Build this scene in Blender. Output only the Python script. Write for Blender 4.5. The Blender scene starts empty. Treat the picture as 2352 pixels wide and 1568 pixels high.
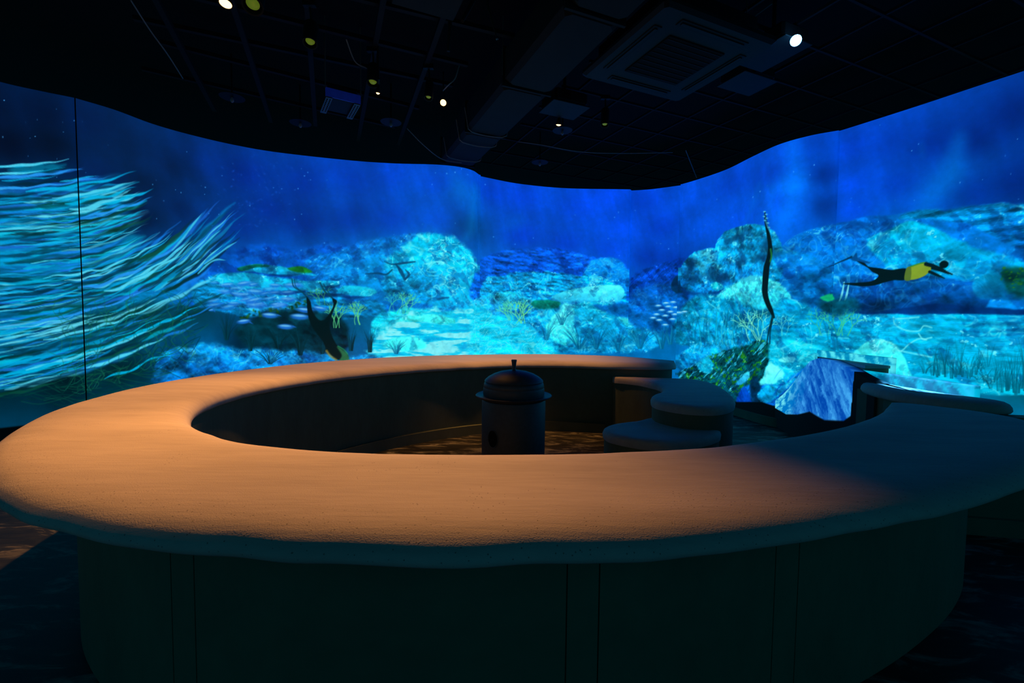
import bpy, bmesh, math, random
import numpy as np
from mathutils import Vector, Matrix

# ------------------------------------------------------------------ camera, world, exposure
CAM_H = 1.6
FPX = 1045.0                                   # focal length in pixels of the 2352 x 1568 frame
PITCH = math.atan(FPX / 20000.0)
ROLL = -0.011
scene = bpy.context.scene
COL = scene.collection
cam_data = bpy.data.cameras.new('camera')
cam_data.sensor_width = 36.0
cam_data.lens = FPX / 2352.0 * 36.0
cam_data.clip_start = 0.05
cam = bpy.data.objects.new('camera', cam_data)
COL.objects.link(cam)
cam.location = (0, 0, CAM_H)
cam.rotation_euler = (Matrix.Rotation(math.pi / 2 - PITCH, 3, 'X') @ Matrix.Rotation(-ROLL, 3, 'Z')).to_euler()
scene.camera = cam
world = bpy.data.worlds.new('world')
scene.world = world
world.use_nodes = True
world.node_tree.nodes['Background'].inputs[0].default_value = (0.02, 0.40, 0.66, 1)
world.node_tree.nodes['Background'].inputs[1].default_value = 0.21
vs = scene.view_settings
vs.view_transform = 'Standard'
vs.look = 'None'
vs.gamma = 1.0
vs.exposure = 0.0
vs.use_curve_mapping = False


def ray(px, py):
    u = (np.asarray(px, float) - 1176) / FPX
    v = -(np.asarray(py, float) - 784) / FPX
    c, s = math.cos(ROLL), math.sin(ROLL)
    u, v = c * u + s * v, -s * u + c * v
    cp, sp = math.cos(PITCH), math.sin(PITCH)
    return u, cp + sp * v, -sp + cp * v


def at(px, py, z):
    """the point of the room at height z that a pixel of the photograph shows"""
    x, y, dz = ray(px, py)
    t = (z - CAM_H) / dz
    return float(x * t), float(y * t)


def to_px(x, y, z):
    x, y, z = np.asarray(x, float), np.asarray(y, float), np.asarray(z, float) - CAM_H
    cp, sp = math.cos(PITCH), math.sin(PITCH)
    d = cp * y - sp * z
    v = (sp * y + cp * z) / d
    u = x / d
    c, s = math.cos(ROLL), math.sin(ROLL)
    u, v = c * u - s * v, s * u + c * v
    return 1176 + u * FPX, 784 - v * FPX


# ------------------------------------------------------------------ warm and blue lamps (energies used by their builders below)
WARM = (1.0, 0.43, 0.108)

# ------------------------------------------------------------------ materials
MATS = {}


def new_mat(name):
    m = bpy.data.materials.new(name)
    m.use_nodes = True
    MATS[name] = m
    nt = m.node_tree
    return m, nt, nt.nodes['Principled BSDF']


def plain(name, col, rough=0.6, metal=0.0, emit=None, es=0.0, vary=0.25, scale=14.0):
    m, nt, b = new_mat(name)
    if max(col) < .03:
        b.inputs['Specular IOR Level'].default_value = 0.12
    tc = nt.nodes.new('ShaderNodeTexCoord')
    n = nt.nodes.new('ShaderNodeTexNoise')
    n.inputs['Scale'].default_value = scale
    n.inputs['Detail'].default_value = 5
    nt.links.new(tc.outputs['Object'], n.inputs['Vector'])
    r = nt.nodes.new('ShaderNodeMix')
    r.data_type = 'RGBA'
    r.inputs[6].default_value = tuple(c * (1 - vary) for c in col) + (1,)
    r.inputs[7].default_value = tuple(min(1, c * (1 + vary)) for c in col) + (1,)
    nt.links.new(n.outputs['Fac'], r.inputs[0])
    nt.links.new(r.outputs[2], b.inputs['Base Color'])
    b.inputs['Roughness'].default_value = rough
    b.inputs['Metallic'].default_value = metal
    if emit:
        b.inputs['Emission Color'].default_value = emit + (1,)
        b.inputs['Emission Strength'].default_value = es
    return m


def plaster(name, col, pits=True):
    m, nt, b = new_mat(name)
    L = nt.links.new
    tc = nt.nodes.new('ShaderNodeTexCoord')
    mp = nt.nodes.new('ShaderNodeMapping')
    mp.inputs['Scale'].default_value = (0.9, 4.5, 1.0)
    L(tc.outputs['Object'], mp.inputs['Vector'])
    big = nt.nodes.new('ShaderNodeTexNoise')
    big.inputs['Scale'].default_value = 1.3
    big.inputs['Detail'].default_value = 6
    big.inputs['Roughness'].default_value = 0.6
    L(mp.outputs[0], big.inputs['Vector'])
    mp2 = nt.nodes.new('ShaderNodeMapping')
    mp2.inputs['Scale'].default_value = (6, 55, 10)
    L(tc.outputs['Object'], mp2.inputs['Vector'])
    fine = nt.nodes.new('ShaderNodeTexNoise')
    fine.inputs['Scale'].default_value = 1.0
    fine.inputs['Detail'].default_value = 7
    L(mp2.outputs[0], fine.inputs['Vector'])
    add = nt.nodes.new('ShaderNodeMath')
    add.operation = 'MULTIPLY_ADD'
    add.inputs[1].default_value = 0.30
    L(fine.outputs['Fac'], add.inputs[0])
    s = nt.nodes.new('ShaderNodeMath')
    s.operation = 'MULTIPLY'
    s.inputs[1].default_value = 0.70
    L(big.outputs['Fac'], s.inputs[0])
    L(s.outputs[0], add.inputs[2])
    ramp = nt.nodes.new('ShaderNodeValToRGB')
    e = ramp.color_ramp.elements
    e[0].position = 0.30
    e[0].color = tuple(c * 0.80 for c in col) + (1,)
    e[1].position = 0.70
    e[1].color = tuple(min(1, c * 1.12) for c in col) + (1,)
    L(add.outputs[0], ramp.inputs[0])
    out = ramp.outputs[0]
    gr = nt.nodes.new('ShaderNodeTexNoise')
    gr.inputs['Scale'].default_value = 210
    gr.inputs['Detail'].default_value = 3
    L(tc.outputs['Object'], gr.inputs['Vector'])
    if pits:
        vo = nt.nodes.new('ShaderNodeTexVoronoi')
        vo.inputs['Scale'].default_value = 55
        L(tc.outputs['Object'], vo.inputs['Vector'])
        lt = nt.nodes.new('ShaderNodeMath')
        lt.operation = 'LESS_THAN'
        lt.inputs[1].default_value = 0.13
        L(vo.outputs['Distance'], lt.inputs[0])
        pn = nt.nodes.new('ShaderNodeTexNoise')
        pn.inputs['Scale'].default_value = 3.0
        pn.inputs['Detail'].default_value = 4
        L(tc.outputs['Object'], pn.inputs['Vector'])
        gt = nt.nodes.new('ShaderNodeMath')
        gt.operation = 'GREATER_THAN'
        gt.inputs[1].default_value = 0.60
        L(pn.outputs['Fac'], gt.inputs[0])
        at_ = nt.nodes.new('ShaderNodeAttribute')
        at_.attribute_name = 'pitting'
        mx_ = nt.nodes.new('ShaderNodeMath')
        mx_.operation = 'MAXIMUM'
        L(gt.outputs[0], mx_.inputs[0])
        L(at_.outputs['Fac'], mx_.inputs[1])
        mul = nt.nodes.new('ShaderNodeMath')
        mul.operation = 'MULTIPLY'
        L(lt.outputs[0], mul.inputs[0])
        L(mx_.outputs[0], mul.inputs[1])
        mul2 = nt.nodes.new('ShaderNodeMath')
        mul2.operation = 'MULTIPLY'
        mul2.inputs[1].default_value = 0.75
        L(mul.outputs[0], mul2.inputs[0])
        mix = nt.nodes.new('ShaderNodeMix')
        mix.data_type = 'RGBA'
        mix.inputs[7].default_value = tuple(c * 0.25 for c in col) + (1,)
        L(mul2.outputs[0], mix.inputs[0])
        L(out, mix.inputs[6])
        out = mix.outputs[2]
    L(out, b.inputs['Base Color'])
    b.inputs['Roughness'].default_value = 0.78
    b.inputs['Specular IOR Level'].default_value = 0.3
    bp = nt.nodes.new('ShaderNodeBump')
    bp.inputs['Strength'].default_value = 0.35
    bp.inputs['Distance'].default_value = 0.004
    mixh = nt.nodes.new('ShaderNodeMath')
    mixh.operation = 'ADD'
    L(gr.outputs['Fac'], mixh.inputs[0])
    L(fine.outputs['Fac'], mixh.inputs[1])
    L(mixh.outputs[0], bp.inputs['Height'])
    L(bp.outputs[0], b.inputs['Normal'])
    return m


def floor_mat():
    m, nt, b = new_mat('worn_concrete')
    L = nt.links.new
    tc = nt.nodes.new('ShaderNodeTexCoord')
    mp = nt.nodes.new('ShaderNodeMapping')
    mp.inputs['Rotation'].default_value = (0, 0, 0.5)
    mp.inputs['Scale'].default_value = (1.0, 3.2, 1.0)
    L(tc.outputs['Object'], mp.inputs['Vector'])
    n = nt.nodes.new('ShaderNodeTexNoise')
    n.inputs['Scale'].default_value = 2.6
    n.inputs['Detail'].default_value = 9
    n.inputs['Roughness'].default_value = 0.68
    n.inputs['Distortion'].default_value = 0.9
    L(mp.outputs[0], n.inputs['Vector'])
    r = nt.nodes.new('ShaderNodeValToRGB')
    e = r.color_ramp.elements
    e[0].position = 0.40
    e[0].color = (0.008, 0.008, 0.009, 1)
    e[1].position = 0.66
    e[1].color = (0.20, 0.185, 0.15, 1)
    k = r.color_ramp.elements.new(0.52)
    k.color = (0.018, 0.018, 0.017, 1)
    L(n.outputs['Fac'], r.inputs[0])
    L(r.outputs[0], b.inputs['Base Color'])
    b.inputs['Roughness'].default_value = 0.6
    b.inputs['Specular IOR Level'].default_value = 0.18
    bp = nt.nodes.new('ShaderNodeBump')
    bp.inputs['Strength'].default_value = 0.2
    bp.inputs['Distance'].default_value = 0.006
    L(n.outputs['Fac'], bp.inputs['Height'])
    L(bp.outputs[0], b.inputs['Normal'])
    return m


def screen_mat():
    m, nt, b = new_mat('projected_picture')
    a = nt.nodes.new('ShaderNodeAttribute')
    a.attribute_name = 'picture'
    nt.links.new(a.outputs['Color'], b.inputs['Emission Color'])
    b.inputs['Emission Strength'].default_value = 1.0
    b.inputs['Base Color'].default_value = (0.05, 0.055, 0.05, 1)
    b.inputs['Roughness'].default_value = 0.9
    b.inputs['Specular IOR Level'].default_value = 0.0
    m.cycles.emission_sampling = 'NONE'
    return m


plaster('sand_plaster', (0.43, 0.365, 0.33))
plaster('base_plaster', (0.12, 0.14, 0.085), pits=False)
floor_mat()
screen_mat()
plain('iron_black', (0.034, 0.038, 0.046), 0.55, 0.0, vary=0.5, scale=30)
plain('opening_black', (0.004, 0.004, 0.004), 0.9)  # flat black painted for the shade inside hole, vents, slots and grille
plain('ceiling_black', (0.0015, 0.0015, 0.002), 0.9)
plain('grid_black', (0.0045, 0.0045, 0.006), 0.75)
plain('duct_paint', (0.009, 0.011, 0.010), 0.75, vary=0.4, scale=6)
plain('case_paint', (0.009, 0.010, 0.010), 0.6)
plain('case_dark', (0.004, 0.004, 0.005), 0.6)
plain('steel', (0.07, 0.075, 0.08), 0.45, 0.5)
plain('blue_lit_plate', (0.03, 0.10, 0.85), 0.5)  # projector light falling on the cradle plate, put into its blue colour
plain('cable_grey', (0.10, 0.11, 0.11), 0.7)
plain('lens_green', (0.20, 0.30, 0.02), 0.3, emit=(0.10, 0.16, 0.012), es=0.55)
plain('warm_bulb', (1, 0.8, 0.5), 0.4, emit=(1.0, 0.52, 0.17), es=5)
plain('projector_beam_lens', (0.4, 0.7, 1), 0.2, emit=(0.10, 0.45, 1.0), es=16)
plain('clear_glass_grey', (0.12, 0.14, 0.16), 0.15)
plain('seam_black', (0.01, 0.01, 0.009), 0.9)


# ------------------------------------------------------------------ mesh helpers
class MB:
    def __init__(self):
        self.v, self.f = [], []

    def add(self, verts, faces):
        o = len(self.v)
        self.v += [tuple(p) for p in verts]
        self.f += [tuple(i + o for i in q) for q in faces]
        return self

    def box(self, c, s, ax=(1, 0), bev=0.0):
        """box centred at c, size s; ax = direction of its first axis in plan"""
        ex = Vector((ax[0], ax[1], 0)).normalized()
        ey = Vector((-ex.y, ex.x, 0))
        c = Vector(c)
        if bev <= 0:
            vv = []
            for k in (-.5, .5):
                for i, j in ((-.5, -.5), (.5, -.5), (.5, .5), (-.5, .5)):
                    vv.append(c + ex * (i * s[0]) + ey * (j * s[1]) + Vector((0, 0, k * s[2])))
            return self.add(vv, [(3, 2, 1, 0), (4, 5, 6, 7), (0, 1, 5, 4), (1, 2, 6, 5), (2, 3, 7, 6), (3, 0, 4, 7)])
        b = bev
        vv = []
        for k, ins in ((-.5, b), (-.5, 0), (.5, 0), (.5, b)):
            z = k * s[2] + (b if ins == 0 and k < 0 else 0) - (b if ins == 0 and k > 0 else 0)
            hx, hy = s[0] / 2 - ins, s[1] / 2 - ins
            for i, j in ((-hx, -hy + b), (-hx + b, -hy), (hx - b, -hy), (hx, -hy + b), (hx, hy - b), (hx - b, hy), (-hx + b, hy), (-hx, hy - b)):
                vv.append(c + ex * i + ey * j + Vector((0, 0, z)))
        ff = [tuple(range(7, -1, -1)), tuple(range(24, 32))]
        for r in range(3):
            for i in range(8):
                ff.append((r * 8 + i, r * 8 + (i + 1) % 8, r * 8 + 8 + (i + 1) % 8, r * 8 + 8 + i))
        return self.add(vv, ff)

    def lathe(self, prof, n=40, c=(0, 0, 0), sx=1.0, sy=1.0, cap=True):
        vv, ff = [], []
        for r, z in prof:
            for i in range(n):
                a = 2 * math.pi * i / n
                vv.append((c[0] + r * sx * math.cos(a), c[1] + r * sy * math.sin(a), c[2] + z))
        for k in range(len(prof) - 1):
            for i in range(n):
                ff.append((k * n + i, k * n + (i + 1) % n, (k + 1) * n + (i + 1) % n, (k + 1) * n + i))
        if cap:
            ff.append(tuple(range(n - 1, -1, -1)))
            ff.append(tuple((len(prof) - 1) * n + i for i in range(n)))
        return self.add(vv, ff)

    def tube(self, pts, r, n=8):
        pts = [Vector(p) for p in pts]
        vv, ff = [], []
        for k, p in enumerate(pts):
            t = (pts[min(k + 1, len(pts) - 1)] - pts[max(k - 1, 0)]).normalized()
            a = t.cross(Vector((0, 0, 1)))
            if a.length < 1e-3:
                a = Vector((1, 0, 0))
            a.normalize()
            b = t.cross(a)
            rr = r[k] if isinstance(r, (list, tuple)) else r
            for i in range(n):
                th = 2 * math.pi * i / n
                vv.append(p + a * (rr * math.cos(th)) + b * (rr * math.sin(th)))
        for k in range(len(pts) - 1):
            for i in range(n):
                ff.append((k * n + i, k * n + (i + 1) % n, (k + 1) * n + (i + 1) % n, (k + 1) * n + i))
        ff.append(tuple(range(n - 1, -1, -1)))
        ff.append(tuple((len(pts) - 1) * n + i for i in range(n)))
        return self.add(vv, ff)

    def build(self, name, mat, parent=None, smooth=False, loc=None, angle=40):
        me = bpy.data.meshes.new(name)
        me.from_pydata(self.v, [], self.f)
        me.update()
        bm = bmesh.new()
        bm.from_mesh(me)
        bmesh.ops.recalc_face_normals(bm, faces=bm.faces)
        bm.to_mesh(me)
        bm.free()
        me.materials.append(MATS[mat])
        if smooth:
            me.polygons.foreach_set('use_smooth', [True] * len(me.polygons))
            try:
                me.set_sharp_from_angle(angle=math.radians(angle))
            except Exception:
                pass
        o = bpy.data.objects.new(name, me)
        COL.objects.link(o)
        if parent:
            o.parent = parent
        if loc:
            o.location = loc
        return o


def tag(o, label=None, cat=None, group=None, kind=None):
    for k, v in (('label', label), ('category', cat), ('group', group), ('kind', kind)):
        if v:
            o[k] = v
    return o


def empty(name, loc=(0, 0, 0), label=None, cat=None, group=None, kind=None, rz=0.0):
    o = bpy.data.objects.new(name, None)
    o.empty_display_size = 0.1
    COL.objects.link(o)
    o.location = loc
    o.rotation_euler = (0, 0, rz)
    return tag(o, label, cat, group, kind)


def copy_tree(o, parent=None):
    c = o.copy()
    COL.objects.link(c)
    c.parent = parent
    for ch in o.children:
        copy_tree(ch, c)
    return c


def catmull(P, n, closed=False):
    """arc-length resampled Catmull-Rom curve through P"""
    P = np.asarray(P, float)
    if closed:
        Q = np.vstack([P[-1], P, P[0], P[1]])
        m = len(P)
    else:
        Q = np.vstack([2 * P[0] - P[1], P, 2 * P[-1] - P[-2]])
        m = len(P) - 1
    out = []
    t = np.linspace(0, 1, 24, endpoint=False)[:, None]
    for i in range(m):
        p0, p1, p2, p3 = Q[i], Q[i + 1], Q[i + 2], Q[i + 3]
        out.append(0.5 * ((2 * p1) + (-p0 + p2) * t + (2 * p0 - 5 * p1 + 4 * p2 - p3) * t ** 2 + (-p0 + 3 * p1 - 3 * p2 + p3) * t ** 3))
    out.append((P[0] if closed else P[-1])[None])
    C = np.vstack(out)
    s = np.r_[0, np.cumsum(np.hypot(*np.diff(C[:, :2], axis=0).T))]
    q = np.linspace(0, s[-1], n + (1 if closed else 0))
    R = np.stack([np.interp(q, s, C[:, k]) for k in range(C.shape[1])], 1)
    return R[:-1] if closed else R


def smooth_curve(C, k):
    C = C.copy()
    for _ in range(k):
        C[1:-1] = 0.25 * C[:-2] + 0.5 * C[1:-1] + 0.25 * C[2:]
    return C


# ------------------------------------------------------------------ the picture projected on the walls: painted on a wall chart
# A chart has one column per wall station and one row per height; each column/row pair becomes a vertex of the wall mesh
# and carries the picture's colour there. Points are given as the pixels at which the photograph shows them.
def lattice(rng, u, v, fu, fv):
    """smooth value noise at coordinates u (cols), v (rows) in metres"""
    gu, gv = u * fu, v * fv
    nu, nv = int(gu.max()) + 3, int(gv.max()) + 3
    L = rng.random((nv, nu))
    return L, gu, gv


def vnoise(rng, U, V, fu, fv):
    gu, gv = (U - U.min()) * fu, (V - V.min()) * fv
    iu, iv = gu.astype(int), gv.astype(int)
    a, b = gu - iu, gv - iv
    a, b = a * a * (3 - 2 * a), b * b * (3 - 2 * b)
    L = rng.random((iv.max() + 2, iu.max() + 2))
    return (L[iv, iu] * (1 - a) + L[iv, iu + 1] * a) * (1 - b) + (L[iv + 1, iu] * (1 - a) + L[iv + 1, iu + 1] * a) * b


def fbm(rng, U, V, fu, fv, octv=4, gain=0.55):
    s, amp, tot = 0, 1.0, 0.0
    for o in range(octv):
        s = s + amp * vnoise(rng, U, V, fu * 2 ** o, fv * 2 ** o)
        tot += amp
        amp *= gain
    return s / tot


def rgb(*c):
    return np.array(c, float) / 255.0


def sst(a, b, x):
    t = np.clip((x - a) / (b - a), 0, 1)
    return t * t * (3 - 2 * t)


class Chart:
    def __init__(self, plan, z0, z1, rows, seed=1):
        self.plan = plan
        self.n, self.m = len(plan), rows
        self.z0, self.z1 = z0, z1
        self.az = np.maximum.accumulate(np.arctan2(plan[:, 0], plan[:, 1]) + np.arange(len(plan)) * 1e-9)
        self.r = np.hypot(plan[:, 0], plan[:, 1])
        self.z = np.linspace(z0, z1, rows)
        seg = np.r_[0, np.cumsum(np.hypot(*np.diff(plan, axis=0).T))]
        self.U, self.V = np.meshgrid(seg, self.z)
        px, _ = to_px(plan[:, 0], plan[:, 1], np.full(self.n, CAM_H))
        self.kx = np.clip(np.abs(np.gradient(px)), 0.3, 6)
        self.ky = FPX / plan[:, 1].clip(1.0) * (z1 - z0) / (rows - 1)
        self.C = np.zeros((rows, self.n, 3))
        self.rng = np.random.default_rng(seed)
        # distance measured in photograph pixels: used only for brush sizes

    def to(self, px, py):
        x, y, dz = ray(px, py)
        col = np.interp(np.arctan2(x, y), self.az, np.arange(self.n))
        r = np.interp(col, np.arange(self.n), self.r)
        z = CAM_H + dz / np.hypot(x, y) * r
        return col, (z - self.z0) / (self.z1 - self.z0) * (self.m - 1)

    def window(self, c, r, pad):
        cc = int(np.clip(np.mean(c), 0, self.n - 1))
        kx, ky = self.kx[cc], self.ky[cc]
        c0, c1 = int(max(0, c.min() - pad / kx - 1)), int(min(self.n, c.max() + pad / kx + 2))
        r0, r1 = int(max(0, r.min() - pad / ky - 1)), int(min(self.m, r.max() + pad / ky + 2))
        if c1 <= c0 or r1 <= r0:
            return None
        return r0, r1, c0, c1, kx, ky

    def mix(self, w, mask, col):
        r0, r1, c0, c1 = w[:4]
        S = self.C[r0:r1, c0:c1]
        S += mask[..., None] * (col - S)

    def poly(self, pts, feather=4.0, rough=0.0, tex=None):
        """soft mask of a polygon -> (window, mask)"""
        P = np.asarray(pts, float)
        P = catmull(P, max(40, len(P) * 6), closed=True)
        c, r = self.to(P[:, 0], P[:, 1])
        w = self.window(c, r, feather + 3 + rough * 2)
        if w is None:
            return None, None
        r0, r1, c0, c1, kx, ky = w
        X, Y = np.meshgrid(np.arange(c0, c1) * kx, np.arange(r0, r1) * ky)
        if rough and tex is not None:
            X = X + (tex[r0:r1, c0:c1] - 0.5) * rough * 2
            Y = Y + (tex[r0:r1, c0:c1][::-1, ::-1] - 0.5) * rough * 2
        x, y = c * kx, r * ky
        inside = np.zeros(X.shape, bool)
        dist = np.full(X.shape, 1e9)
        for i in range(len(x)):
            x1, y1, x2, y2 = x[i - 1], y[i - 1], x[i], y[i]
            dx, dy = x2 - x1, y2 - y1
            if abs(dy) > 1e-12:
                inside ^= ((y1 > Y) != (y2 > Y)) & (X < dx * (Y - y1) / dy + x1)
            t = np.clip(((X - x1) * dx + (Y - y1) * dy) / (dx * dx + dy * dy + 1e-9), 0, 1)
            dist = np.minimum(dist, (X - x1 - t * dx) ** 2 + (Y - y1 - t * dy) ** 2)
        d = np.sqrt(dist)
        d = np.where(inside, d, -d)
        return w + (d,), sst(-feather / 2, feather / 2 + 0.5, d)

    def stroke(self, pts, width, col, alpha=1.0, soft=1.2, n=None, wid=None, col2=None):
        P = np.asarray(pts, float)
        n = n or max(8, len(P) * 5)
        if len(P) > 2:
            P = catmull(P, n)
        else:
            P = np.stack([np.linspace(P[0, k], P[1, k], n) for k in range(2)], 1)
        t = np.linspace(0, 1, n)
        if wid is None:
            W = np.full(n, width)
        else:
            W = np.interp(t, np.linspace(0, 1, len(wid)), wid) * width
        c, r = self.to(P[:, 0], P[:, 1])
        w = self.window(c, r, W.max() + soft + 2)
        if w is None:
            return
        r0, r1, c0, c1, kx, ky = w
        x, y = c * kx, r * ky
        M = np.zeros((r1 - r0, c1 - c0))
        T = np.zeros_like(M)
        pad = W.max() / 2 + soft + 1
        for i in range(n - 1):
            a0, a1 = int(max(r0, min(r[i], r[i + 1]) - pad / ky)), int(min(r1, max(r[i], r[i + 1]) + pad / ky + 2))
            b0, b1 = int(max(c0, min(c[i], c[i + 1]) - pad / kx)), int(min(c1, max(c[i], c[i + 1]) + pad / kx + 2))
            if a1 <= a0 or b1 <= b0:
                continue
            X, Y = np.meshgrid(np.arange(b0, b1) * kx, np.arange(a0, a1) * ky)
            dx, dy = x[i + 1] - x[i], y[i + 1] - y[i]
            q = np.clip(((X - x[i]) * dx + (Y - y[i]) * dy) / (dx * dx + dy * dy + 1e-9), 0, 1)
            d = np.hypot(X - x[i] - q * dx, Y - y[i] - q * dy)
            hw = (W[i] + (W[i + 1] - W[i]) * q) / 2
            k = np.clip((hw + soft / 2 - d) / soft, 0, 1) * np.clip(hw * 2 + 0.25, 0, 1)
            sub = (slice(a0 - r0, a1 - r0), slice(b0 - c0, b1 - c0))
            better = k > M[sub]
            M[sub] = np.where(better, k, M[sub])
            T[sub] = np.where(better, (i + q) / n, T[sub])
        if col2 is not None:
            colr = col + (col2 - col) * T[..., None]
        else:
            colr = col
        S = self.C[r0:r1, c0:c1]
        S += (M * alpha)[..., None] * (colr - S)

    def blob(self, px, py, rx, ry, col, alpha=1.0, ang=0.0, soft=1.0):
        c, r = self.to(np.array([px]), np.array([py]))
        w = self.window(c, r, max(rx, ry) * (1 + soft) + 2)
        if w is None:
            return
        r0, r1, c0, c1, kx, ky = w
        X, Y = np.meshgrid((np.arange(c0, c1) - c[0]) * kx, -(np.arange(r0, r1) - r[0]) * ky)
        ca, sa = math.cos(ang), math.sin(ang)
        d = np.hypot((X * ca + Y * sa) / rx, (-X * sa + Y * ca) / ry)
        k = 1 - sst(1 - min(1, soft), 1 + soft * 0.5, d)
        S = self.C[r0:r1, c0:c1]
        S += (k * alpha)[..., None] * (col - S)

    def base(self, ctrl, step=6, power=2.6, yscale=1.5):
        """low-frequency colours spread from control points (px, py, r, g, b)"""
        A = np.asarray(ctrl, float)
        c, r = self.to(A[:, 0], A[:, 1])
        gc, gr = np.arange(0, self.n + step, step), np.arange(0, self.m + step, step)
        G = np.zeros((len(gr), len(gc), 3))
        Wt = np.zeros((len(gr), len(gc)))
        ky = np.interp(gc, np.arange(self.n), self.ky)
        for i in range(len(A)):
            d2 = ((gc - c[i])[None, :] * 1.35) ** 2 + ((gr - r[i])[:, None] * ky[None, :] * yscale) ** 2
            wgt = 1.0 / (d2 + 150) ** (power / 2)
            G += wgt[..., None] * A[i, 2:5] / 255
            Wt += wgt
        G /= Wt[..., None]
        R, Cc = np.meshgrid(np.arange(self.m) / step, np.arange(self.n) / step, indexing='ij')
        i, j = R.astype(int), Cc.astype(int)
        a, b = (R - i)[..., None], (Cc - j)[..., None]
        self.C[:] = (G[i, j] * (1 - b) + G[i, j + 1] * b) * (1 - a) + (G[i + 1, j] * (1 - b) + G[i + 1, j + 1] * b) * a


def lin(c):
    c = np.clip(c, 0, 1)
    return np.where(c <= 0.04045, c / 12.92, ((c + 0.055) / 1.055) ** 2.4)


WALL_TOP = 4.22
PANELS = {   # plan stations of the projection wall, panel by panel, walked from one end of the room to the other
    'a': [(-6.6, 4.0), (-6.25, 4.85), (-5.87, 5.33), (-5.64, 5.52), (-5.37, 5.70)],
    'b': [(-5.37, 5.70), (-5.16, 6.01), (-5.00, 6.44), (-4.73, 6.81), (-4.32, 7.19), (-3.8, 7.49), (-2.79, 7.82), (-2.09, 7.95), (-1.35, 7.99), (-0.95, 8.10), (-0.74, 8.28), (-0.645, 8.50)],
    'c': [(-0.66, 8.57), (-0.52, 8.68), (0.0, 9.01), (0.55, 9.22), (1.05, 9.33), (1.5, 9.36), (1.94, 9.36), (2.36, 9.36)],
    'd': [(2.34, 9.43), (2.43, 9.44), (2.81, 9.32), (3.31, 9.02)],
    'e': [(3.265, 8.96), (3.43, 8.69), (3.70, 8.10), (3.83, 7.40), (3.95, 6.92), (4.18, 6.60), (4.46, 6.40)],
    'f': [(4.45, 6.43), (4.50, 6.39), (4.88, 5.70), (5.14, 5.17), (5.29, 4.88), (5.55, 4.3), (5.85, 3.4), (6.05, 2.5)],
}
stations, spans = [], {}
for key, pts in PANELS.items():
    C = catmull(pts, 1500)
    px, _ = to_px(C[:, 0], C[:, 1], np.full(len(C), CAM_H))
    inside = (px > -25) & (px < 2380)
    step = np.hypot(*np.gradient(C, axis=0).T)
    dens = np.where(inside, np.abs(np.gradient(px)) / 1.35, step * 14)
    cum = np.r_[0, np.cumsum(0.5 * (dens[1:] + dens[:-1]))]
    k = int(round(cum[-1])) + 2
    q = np.interp(np.linspace(0, cum[-1], k), cum, np.arange(len(C)))
    S = np.stack([np.interp(q, np.arange(len(C)), C[:, j]) for j in range(2)], 1)
    spans[key] = (len(stations), len(stations) + k)
    stations += S.tolist()
ROWS = 430
W = Chart(np.array(stations), 0.0, WALL_TOP, ROWS, seed=11)
rng = W.rng
rnd = random.Random(5)
U, V = W.U, W.V
N_COARSE = fbm(rng, U, V, 1.1, 1.1, 4)
N_MID = fbm(rng, U, V, 5, 6, 4, 0.6)
N_FINE = fbm(rng, U, V, 16, 18, 3, 0.7)
N_FLAT = fbm(rng, U, V, 3.0, 14, 4, 0.6)         # flattened: ripples of the sea floor
N_DIAG = fbm(rng, U + V * 0.9, V - U * 0.9 + 60, 4, 16, 4, 0.6)
_wu, _wv = (fbm(rng, U, V, 4, 4, 2) - .5) * 0.5, (fbm(rng, U, V, 4, 4, 2) - .5) * 0.5
def ridged(fu, fv, sharp):
    n = vnoise(rng, U + _wu + 2, V + _wv + 2, fu, fv)
    return np.clip(1 - np.abs(2 * n - 1) * sharp, 0, 1)
CAUST = np.maximum(ridged(6, 8, 7), ridged(9, 11, 8) * 0.8)
CAUSTF = np.maximum(ridged(5, 16, 6), ridged(8, 24, 7))
SWIRL = fbm(rng, U + _wu * 2, V + _wv * 2, 7, 9, 4, 0.65)


def relief(H, k=2):
    R = np.roll(H, k, 0) - np.roll(H, -k, 0) + 0.35 * (np.roll(H, k, 1) - np.roll(H, -k, 1))
    return np.clip(R / (2.2 * R.std() + 1e-9), -1, 1)


_ru, _rv = U * .8 + V * .6 + 5, V * .8 - U * .6 + 40
_N5 = fbm(rng, _ru, _rv, 3.4, 4.0, 5, .60)
R_BIG = relief(fbm(rng, _ru, _rv, 2.6, 3.4, 4, .55), 5)
R_MID = relief(_N5, 2)
R_FINE = relief(fbm(rng, U, V, 15, 17, 3, .75), 1)
R_FLAT = relief(fbm(rng, U, V, 3.2, 13, 5, .68), 2)
R_DIAG = relief(fbm(rng, U + V * 0.9, V - U * 0.9 + 60, 3.5, 11, 5, .68), 2)
PATCH_A = fbm(rng, _rv, _ru, 3.6, 6.0, 5, .60)
PATCH_B = fbm(rng, U + 7, V, 3.2, 8.0, 5, .60)
PATCH_C = fbm(rng, _ru, _rv, 6, 8, 4, .6)
REEF = np.zeros_like(U)


def grade(c):
    return np.array([c[0] * (.45 if c[0] < .45 else .85), min(1, c[1] * 1.13), min(1, c[2] * 1.08)])


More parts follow.
